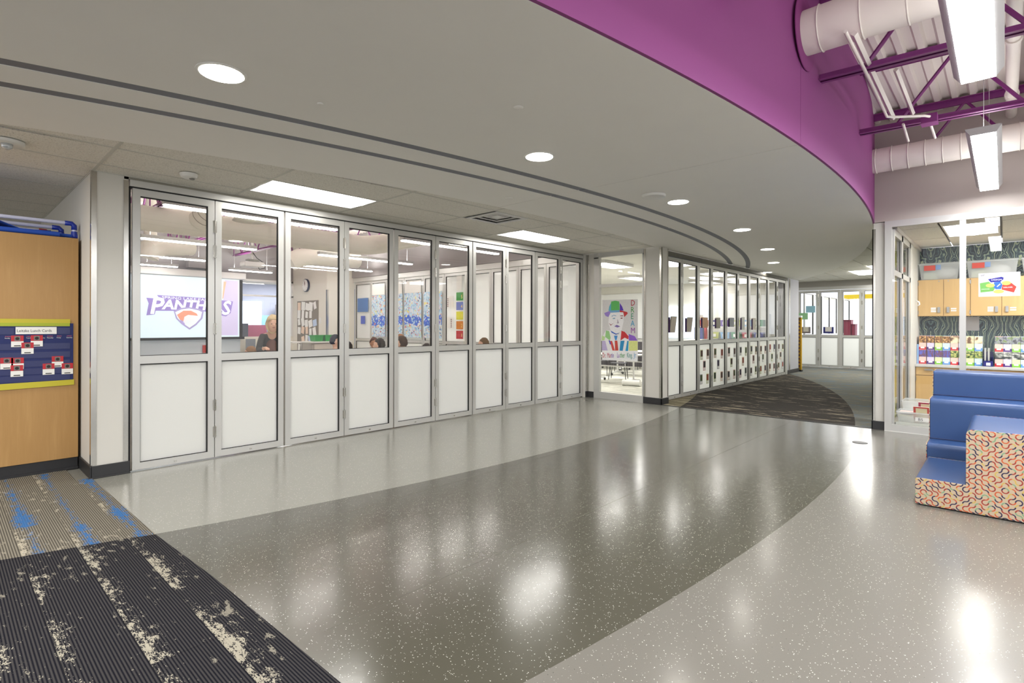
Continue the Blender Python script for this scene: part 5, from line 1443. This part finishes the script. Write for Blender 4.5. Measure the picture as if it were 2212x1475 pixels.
dp('hat_crown_teal', [(232, 215), (205, 270), (195, 330), (232, 330)], (92, 170, 190), 3)
dp('hat_crown_violet', [(352, 220), (385, 270), (405, 325), (352, 325)], (86, 50, 170), 3)
dp('hat_band', [(215, 325), (350, 318), (350, 348), (222, 355)], (110, 160, 196), 4)
dp('brim_left', [(135, 360), (215, 328), (222, 360), (195, 415), (155, 400)], (146, 124, 196), 3)
dp('brim_right', [(350, 320), (455, 345), (462, 368), (415, 415), (400, 350), (352, 348)], (190, 56, 56), 3)
dp('coat_green', [(160, 600), (205, 610), (225, 700), (215, 740), (150, 690)], (150, 200, 132), 3)
dp('coat_lime', [(104, 670), (150, 690), (140, 735), (104, 740)], (186, 214, 150), 3)
dp('coat_lilac', [(108, 742), (150, 745), (184, 878), (104, 876)], (190, 176, 212), 3)
dp('lapel_red', [(215, 748), (245, 745), (286, 880), (250, 878)], (206, 76, 70), 3)
dp('lapel_violet', [(196, 738), (216, 738), (232, 800), (214, 790)], (92, 84, 190), 4)
dp('tie', [(282, 742), (318, 742), (334, 878), (288, 880)], (200, 72, 60), 4)
dp('tie_knot', [(272, 672), (322, 672), (308, 735), (288, 735)], (70, 142, 206), 4)
dp('neck_line', [(222, 600), (300, 645), (345, 630), (300, 660), (240, 632)], (64, 104, 190), 4)
dp('shoulder_red', [(375, 605), (420, 620), (474, 680), (472, 725), (420, 700), (362, 740)], (196, 52, 56), 3)
dp('shoulder_violet', [(474, 650), (560, 680), (596, 742), (478, 742)], (140, 96, 196), 3)
dp('coat_blue', [(362, 745), (418, 742), (392, 884), (348, 880)], (44, 140, 190), 3)
dp('coat_teal', [(455, 745), (475, 745), (468, 885), (430, 885)], (44, 150, 196), 3)
dp('coat_yellow', [(478, 745), (598, 745), (600, 880), (478, 882)], (216, 222, 140), 3)
dp('brow_left', [(238, 400), (270, 385), (305, 396), (300, 404), (268, 394), (242, 412)], (130, 170, 200), 4)
dp('brow_right', [(355, 395), (395, 392), (400, 404), (360, 404)], (140, 60, 60), 4)
dp('eye_mark', [(252, 430), (290, 425), (286, 440), (258, 442)], (120, 160, 180), 4)
dp('eye_mark', [(362, 425), (392, 423), (388, 438), (366, 438)], (120, 50, 50), 4)
dp('mouth_mark', [(275, 545), (310, 522), (360, 545), (320, 560)], (130, 110, 170), 4)
dp('cheek_line', [(200, 495), (226, 535), (270, 495), (230, 520)], (150, 90, 90), 4)
dp('nose_line', [(320, 440), (340, 495), (330, 505), (300, 498), (318, 495)], (170, 160, 170), 4)
for ch, c_, v_ in zip('DREAM', ((170, 32, 48), (60, 140, 60), (60, 150, 110), (50, 150, 190), (150, 70, 160)), (258, 352, 442, 540, 638)):
    y_, z_ = dz(1284 + 502 * .1559, 620 + v_ * .1559)
    text('lettering', ch, .150, M('paint_letter_' + ch, c_, .7), t, (XD - .0022, y_, z_), (0, -1, 0), (0, 0, 1), .0004, sx=.85)
parts_ = [('Dr. ', (190, 50, 50)), ('Mar', (190, 60, 90)), ('tin ', (130, 90, 180)), ('Lu', (150, 90, 190)), ('ther ', (60, 160, 80)), ('King, ', (50, 150, 140)), ('Jr.', (60, 150, 200))]
us = [112, 176, 232, 312, 356, 450, 548]
for (s_, c_), u0 in zip(parts_, us):
    y_, z_ = dz(1284 + u0 * .1559, 620 + 975 * .1559)
    text('lettering', s_.strip(), .135, M('paint_txt_%d' % u0, c_, .7), t, (XD - .0022, y_, z_), (0, -1, 0), (0, 0, 1), .0004, sx=.44)

# ------------------------------------------------------------------ room two
for (x0, y0, lab) in ((9.6, 6.2, 'troffer in room two nearest the glazed door transom'), (13.0, 7.4, 'troffer in room two farther behind the transom'), (10.2, 5.0, 'troffer in room two over the first hall leaves'),
                      (13.2, 5.2, 'troffer in room two over the middle hall leaves'), (15.6, 6.5, 'troffer in room two by its back wall'), (9.6, 9.2, 'troffer in room two beside the classroom divider'), (12.5, 10.4, 'troffer deep inside room two')):
    troffer(x0, x0 + 1.22, y0, y0 + .61, 2.735, lab)
tagbox('whiteboard', 16.90, 16.945, 8.5, 11.3, .95, 2.55, M('board_white', (250, 251, 251), .3), 'large whiteboard on the back wall of room two', 'whiteboard')
tagbox('low_bookcase', 16.2, 16.6, 7.9, 11.2, .005, .85, M('bookcase_dark', (70, 66, 70), .6), 'dark low bookcase under the whiteboard in room two', 'bookcase')
tagbox('room_window', 16.88, 16.945, 7.0, 8.4, 1.0, 2.05, glow('daylight_pane', (206, 226, 246), .9), 'bright bluish window on the back wall of room two', 'window')
def mtable(x, y, label):
    t = empty('rolling_table', (x, y, 0), label=label, category='table')
    obj('top', MB().box(x - .35, x + .35, y - .7, y + .7, .68, .71), M('grey_top', (206, 204, 200), .4), t, bevel=.006)
    for sy_ in (-1, 1):
        yy_ = y + sy_ * .5
        obj('post', MB().tube([(x, yy_, .09), (x, yy_, .68)], .022, 10), WHTM, t, smooth='auto')
        obj('foot', MB().tube([(x - .3, yy_, .075), (x, yy_, .11), (x + .3, yy_, .075)], .018, 8), WHTM, t, smooth='auto')
        for sx_ in (-1, 1): obj('caster', MB().lathe([(.032, -.014), (.032, .014)], (x + sx_ * .29, yy_, .038), 12, ax='y'), BLK, t)
    obj('crossbar', MB().tube([(x, y - .5, .40), (x, y + .5, .40)], .014, 8), WHTM, t)
def chair(x, y, rz, col, label):
    t = empty('student_chair', (x, y, 0), rz, label=label, category='chair')
    obj('seat', MB().box(-.2, .2, -.2, .2, .42, .435), M('chair_%d' % col[0], col, .4), t, local=True, bevel=.006)
    obj('backrest', MB().box(-.2, .2, .19, .21, .58, .82), M('chair_%d' % col[0], col, .4), t, local=True, bevel=.006)
    for sx_ in (-1, 1):
        obj('upright', MB().tube([(sx_ * .17, .19, .42), (sx_ * .17, .20, .60)], .009, 6), BLK, t, local=True)
        for sy_ in (-1, 1): obj('leg', MB().tube([(sx_ * .18, sy_ * .18, .42), (sx_ * .21, sy_ * .22, .008)], .010, 6), BLK, t, local=True)
for (x_, y_, lab) in ((11.4, 7.05, 'white rolling table nearest behind the glass door'), (13.2, 7.6, 'white rolling table second behind the glass door'), (14.6, 9.2, 'white rolling table farthest behind the glass door'), (12.4, 5.9, 'white rolling table near the hall leaves')):
    mtable(x_, y_, lab)
for (x_, y_, r_, c_, lab) in ((12.1, 7.4, .4, (40, 40, 46), 'black student chair behind the nearest rolling table'), (12.7, 8.3, 1.9, (40, 40, 46), 'black student chair between the rolling tables'), (13.9, 8.3, 2.6, (44, 60, 120), 'blue student chair near the second rolling table'),
                              (14.0, 9.7, .2, (40, 40, 46), 'black student chair by the farthest rolling table'), (15.3, 8.6, 1.2, (40, 40, 46), 'black student chair near the bookcase in room two')):
    chair(x_, y_, r_, c_, lab)
obj('paper_roll', MB().tube([(10.9, 6.55, .075), (11.0, 6.15, .075)], .07, 14), PAPER, smooth='auto', label='white paper roll lying on the carpet behind the door glass', category='roll')
# shelf with bins behind hall leaves
t = empty('bin_shelf', (16.1, 5.6, 0), label='dark shelf unit holding purple and red bins behind the hall leaves', category='shelf')
obj('worktop', MB().box(15.9, 16.5, 5.0, 7.0, .98, 1.02), M('grey_shelf', (120, 120, 124), .5), t)
obj('side_panel', MB().box(15.95, 16.45, 5.0, 5.04, .005, .98).box(15.95, 16.45, 6.96, 7.0, .005, .98), M('shelf_dark', (70, 70, 78), .5), t)
obj('upper_shelf', MB().box(16.1, 16.5, 5.0, 7.0, 1.36, 1.385), WHT, t)
obj('upright', MB().box(16.1, 16.5, 4.98, 5.0, 1.02, 1.75).box(16.1, 16.5, 7.0, 7.02, 1.02, 1.75), WHT, t)
bc = [((92, 40, 150), 'purple'), ((34, 44, 130), 'navy'), ((176, 36, 56), 'red'), ((30, 130, 70), 'green'), ((120, 170, 210), 'pale blue'), ((200, 206, 120), 'pale yellow')]
for lv, z0 in enumerate((1.022, 1.387)):
    for k in range(6):
        c_, nm = bc[(k * 5 + lv * 2) % 6]; yy_ = 6.68 - k * .32
        t = tub('shelf_bin', 16.12, 16.45, yy_ - .0, yy_ + .27, z0, z0 + .19, '%s bin, %s from the left on the %s shelf in room two' % (nm, ORD[k], ('lower', 'upper')[lv]), .015, lid=False, cat='bin', mat=M('bin_' + nm.replace(' ', '_'), c_, .4))
        obj('bin_label', MB().box(16.112, 16.116, yy_ + .08, yy_ + .2, z0 + .05, z0 + .14), PAPER, t)
for k, (c_, nm) in enumerate((((30, 40, 110), 'navy'), ((196, 40, 60), 'red'), ((220, 228, 236), 'white'))):
    q = aty(1518 + k * 7, 728, 6.4)
    tagbox('file_box', q.x, q.x + .10, 6.4, 6.65, 1.02, 1.36, M('file_%s' % nm, c_, .5), '%s magazine file standing behind the third hall leaf' % nm, 'file box')
q = aty(1518, 728, 6.4)
t = empty('file_counter', (q.x + .1, 6.5, 0), label='white counter under the magazine files behind the third hall leaf', category='counter')
obj('counter_top', MB().box(q.x - .3, q.x + .9, 6.3, 6.75, .99, 1.018), WHT, t); obj('counter_side', MB().box(q.x - .28, q.x - .24, 6.32, 6.73, .005, .99).box(q.x + .84, q.x + .88, 6.32, 6.73, .005, .99), WHT, t)
# pockets on hall glass
YP = 4.618
pk = [((1446, 683), (1457, 718), (168, 158, 142), 'grey tilted file pocket on the first hall leaf'), ((1482, 685), (1492, 717), (168, 158, 142), 'grey tilted file pocket on the second hall leaf'),
      ((1514, 685), (1526, 708), (206, 160, 120), 'orange paper file pocket on the third hall leaf'), ((1544, 686), (1553, 709), (166, 160, 146), 'grey file pocket with a purple edge on the fourth hall leaf'),
      ((1573, 686), (1583, 706), (150, 154, 164), 'grey file pocket on the fifth hall leaf'), ((1599, 685), (1606, 712), (226, 226, 224), 'tall white file pocket on the sixth hall leaf'), ((1623, 687), (1630, 712), (222, 214, 200), 'tall beige file pocket on the seventh hall leaf')]
for i, (a, b_, c_, lab) in enumerate(pk):
    P0, P1 = aty(*a, YP), aty(*b_, YP)
    t = empty('file_pocket', ((P0.x + P1.x) / 2, YP, P1.z), label=lab, category='file pocket')
    tl_ = .04 if i < 2 else 0
    obj('pocket', MB().prism([(P0.x + tl_, P0.z), (P1.x + tl_, P0.z), (P1.x - tl_, P1.z), (P0.x - tl_, P1.z)], YP - .03, YP - .004, 'y'), M('pocket_%d' % i, c_, .5), t)
    obj('pocket_edge', MB().box(P0.x - tl_ - .012, P0.x - tl_, YP - .035, YP - .002, P1.z, P0.z - .02), M('pocket_edge', (60, 30, 80), .5), t)
# small photo cards on the lower panels
random.seed(5)
pcol = [(60, 30, 26), (34, 34, 40), (70, 84, 40), (150, 60, 40), (46, 34, 70), (30, 50, 34), (90, 60, 50)]
fcol = [(226, 190, 190), (200, 200, 206), (208, 214, 170), (226, 200, 180)]
qn = ['upper left', 'upper right', 'centre', 'lower left', 'lower right']
for li in range(2, 10):
    a, b_ = X2[li], X2[li + 1]; w_ = b_ - a
    for k, (fxn, zz_) in enumerate(((.27, .80), (.74, .80), (.48, .56), (.25, .28), (.72, .28))):
        xx_ = a + w_ * fxn; zz_ += random.uniform(-.015, .015)
        t = empty('photo_card', (xx_, 4.636, zz_), label='small framed picture card, %s on the %s hall leaf' % (qn[k], ORD[li]), category='card', group='picture cards on the hall partition')
        obj('card', MB().box(xx_ - .062, xx_ + .062, 4.634, 4.638, zz_ - .11, zz_ + .10), M('cardstock_%d' % ((li + k) % 4), fcol[(li + k) % 4], .7), t)
        obj('photo', MB().box(xx_ - .05, xx_ + .05, 4.632, 4.634, zz_ - .04, zz_ + .085), M('snap_%d' % ((li * 3 + k) % 7), pcol[(li * 3 + k) % 7], .6, var=.5, vs=40), t)
        obj('caption', MB().box(xx_ - .045, xx_ + .045, 4.632, 4.634, zz_ - .095, zz_ - .055), PAPER, t)

# ------------------------------------------------------------------ far hall
XR = 20.497
for (u0, u1, v0, v1, c_, lab, nm) in ((1741, 1761, 661, 675, (150, 196, 214), 'pale blue notice taped to the far hall leaf', 'notice'), (1726, 1745, 676, 690, (150, 200, 150), 'pale green notice taped lower left on the far hall leaf', 'notice')):
    A_, B_ = atx(u0, v0, XR), atx(u1, v1, XR)
    tagbox('notice', XR - .005, XR, B_.y, A_.y, B_.z, A_.z, M('notice_%d' % c_[0] + '_%d' % v0, c_, .7), lab, nm)
for (u0, u1, v0, v1, c_, ec, lab) in ((1732, 1751, 706, 720, (206, 200, 186), (120, 110, 110), 'beige file pocket on the far hall leaf behind the rack'), (1779, 1801, 706, 720, (206, 202, 196), (40, 44, 110), 'blue framed file pocket on the far hall leaf')):
    A_, B_ = atx(u0, v0, XR), atx(u1, v1, XR)
    t = empty('file_pocket', (XR, (A_.y + B_.y) / 2, B_.z), label=lab, category='file pocket')
    obj('holder', MB().box(XR - .04, XR - .002, B_.y, A_.y, B_.z, A_.z), M('holder_%d' % ec[2] + '_%d' % ec[0], ec, .5), t)
    obj('sheet', MB().box(XR - .045, XR - .04, B_.y + .05, A_.y - .06, B_.z + .06, A_.z), M('sheet_%d' % c_[2], c_, .7), t)
t = empty('yellow_rack', (17.95, 4.55, 0), label='tall yellow rack with brown slots beside the grey column', category='rack')
p0 = atx(1729, 700, 18.1)
obj('side_rail', MB().box(18.08, 18.13, p0.y - .04, p0.y + .06, .05, 1.66), M('rack_yellow', (216, 170, 30), .45), t, bevel=.01)
obj('shelf_slot', (lambda mb: [mb.box(18.02, 18.08, p0.y, p0.y + .16, .15 + k * .11, .20 + k * .11) for k in range(14)] and mb)(MB()), M('rack_brown', (96, 60, 36), .6), t)
obj('rack_top', MB().box(18.0, 18.14, p0.y - .05, p0.y + .17, 1.66, 1.72), WHT, t, bevel=.01)
obj('foot', MB().box(18.0, 18.15, p0.y - .06, p0.y + .2, .006, .05), BLK, t)
A_ = atx(1826, 700, 22.5); B_ = atx(1839, 700, 22.5)
for (u0, u1, v0, lab) in ((1822, 1838, 692, 'taller dark red cabinet seen through the far hall leaf'), (1839, 1847, 701, 'shorter dark red shelf seen through the far hall leaf')):
    A_, B_ = atx(u0, v0, 22.5), atx(u1, v0, 22.5)
    t = empty('red_cabinet', (22.6, (A_.y + B_.y) / 2, 0), label=lab, category='cabinet')
    obj('body', MB().box(22.52, 22.9, B_.y, A_.y, .0, A_.z), M('dark_red', (120, 34, 60), .5), t)
    obj('door', MB().box(22.5, 22.52, B_.y + .02, A_.y - .02, .05, A_.z - .05), M('dark_red2', (134, 40, 66), .5), t)
    obj('cabinet_top', MB().box(22.49, 22.91, B_.y - .01, A_.y + .01, A_.z, A_.z + .02), M('dark_red', (120, 34, 60), .5), t)
area('fill_light', (24.5, 3.5, 3.1), 5, 3.5, 150)  # fill lamps for far room, hall and next room; no fixtures modelled
area('fill_light', (18.8, 2.9, 2.9), 1.2, 1.2, 25)
area('fill_light', (8.4, 18.6, 2.9), 2.0, 1.0, 60)
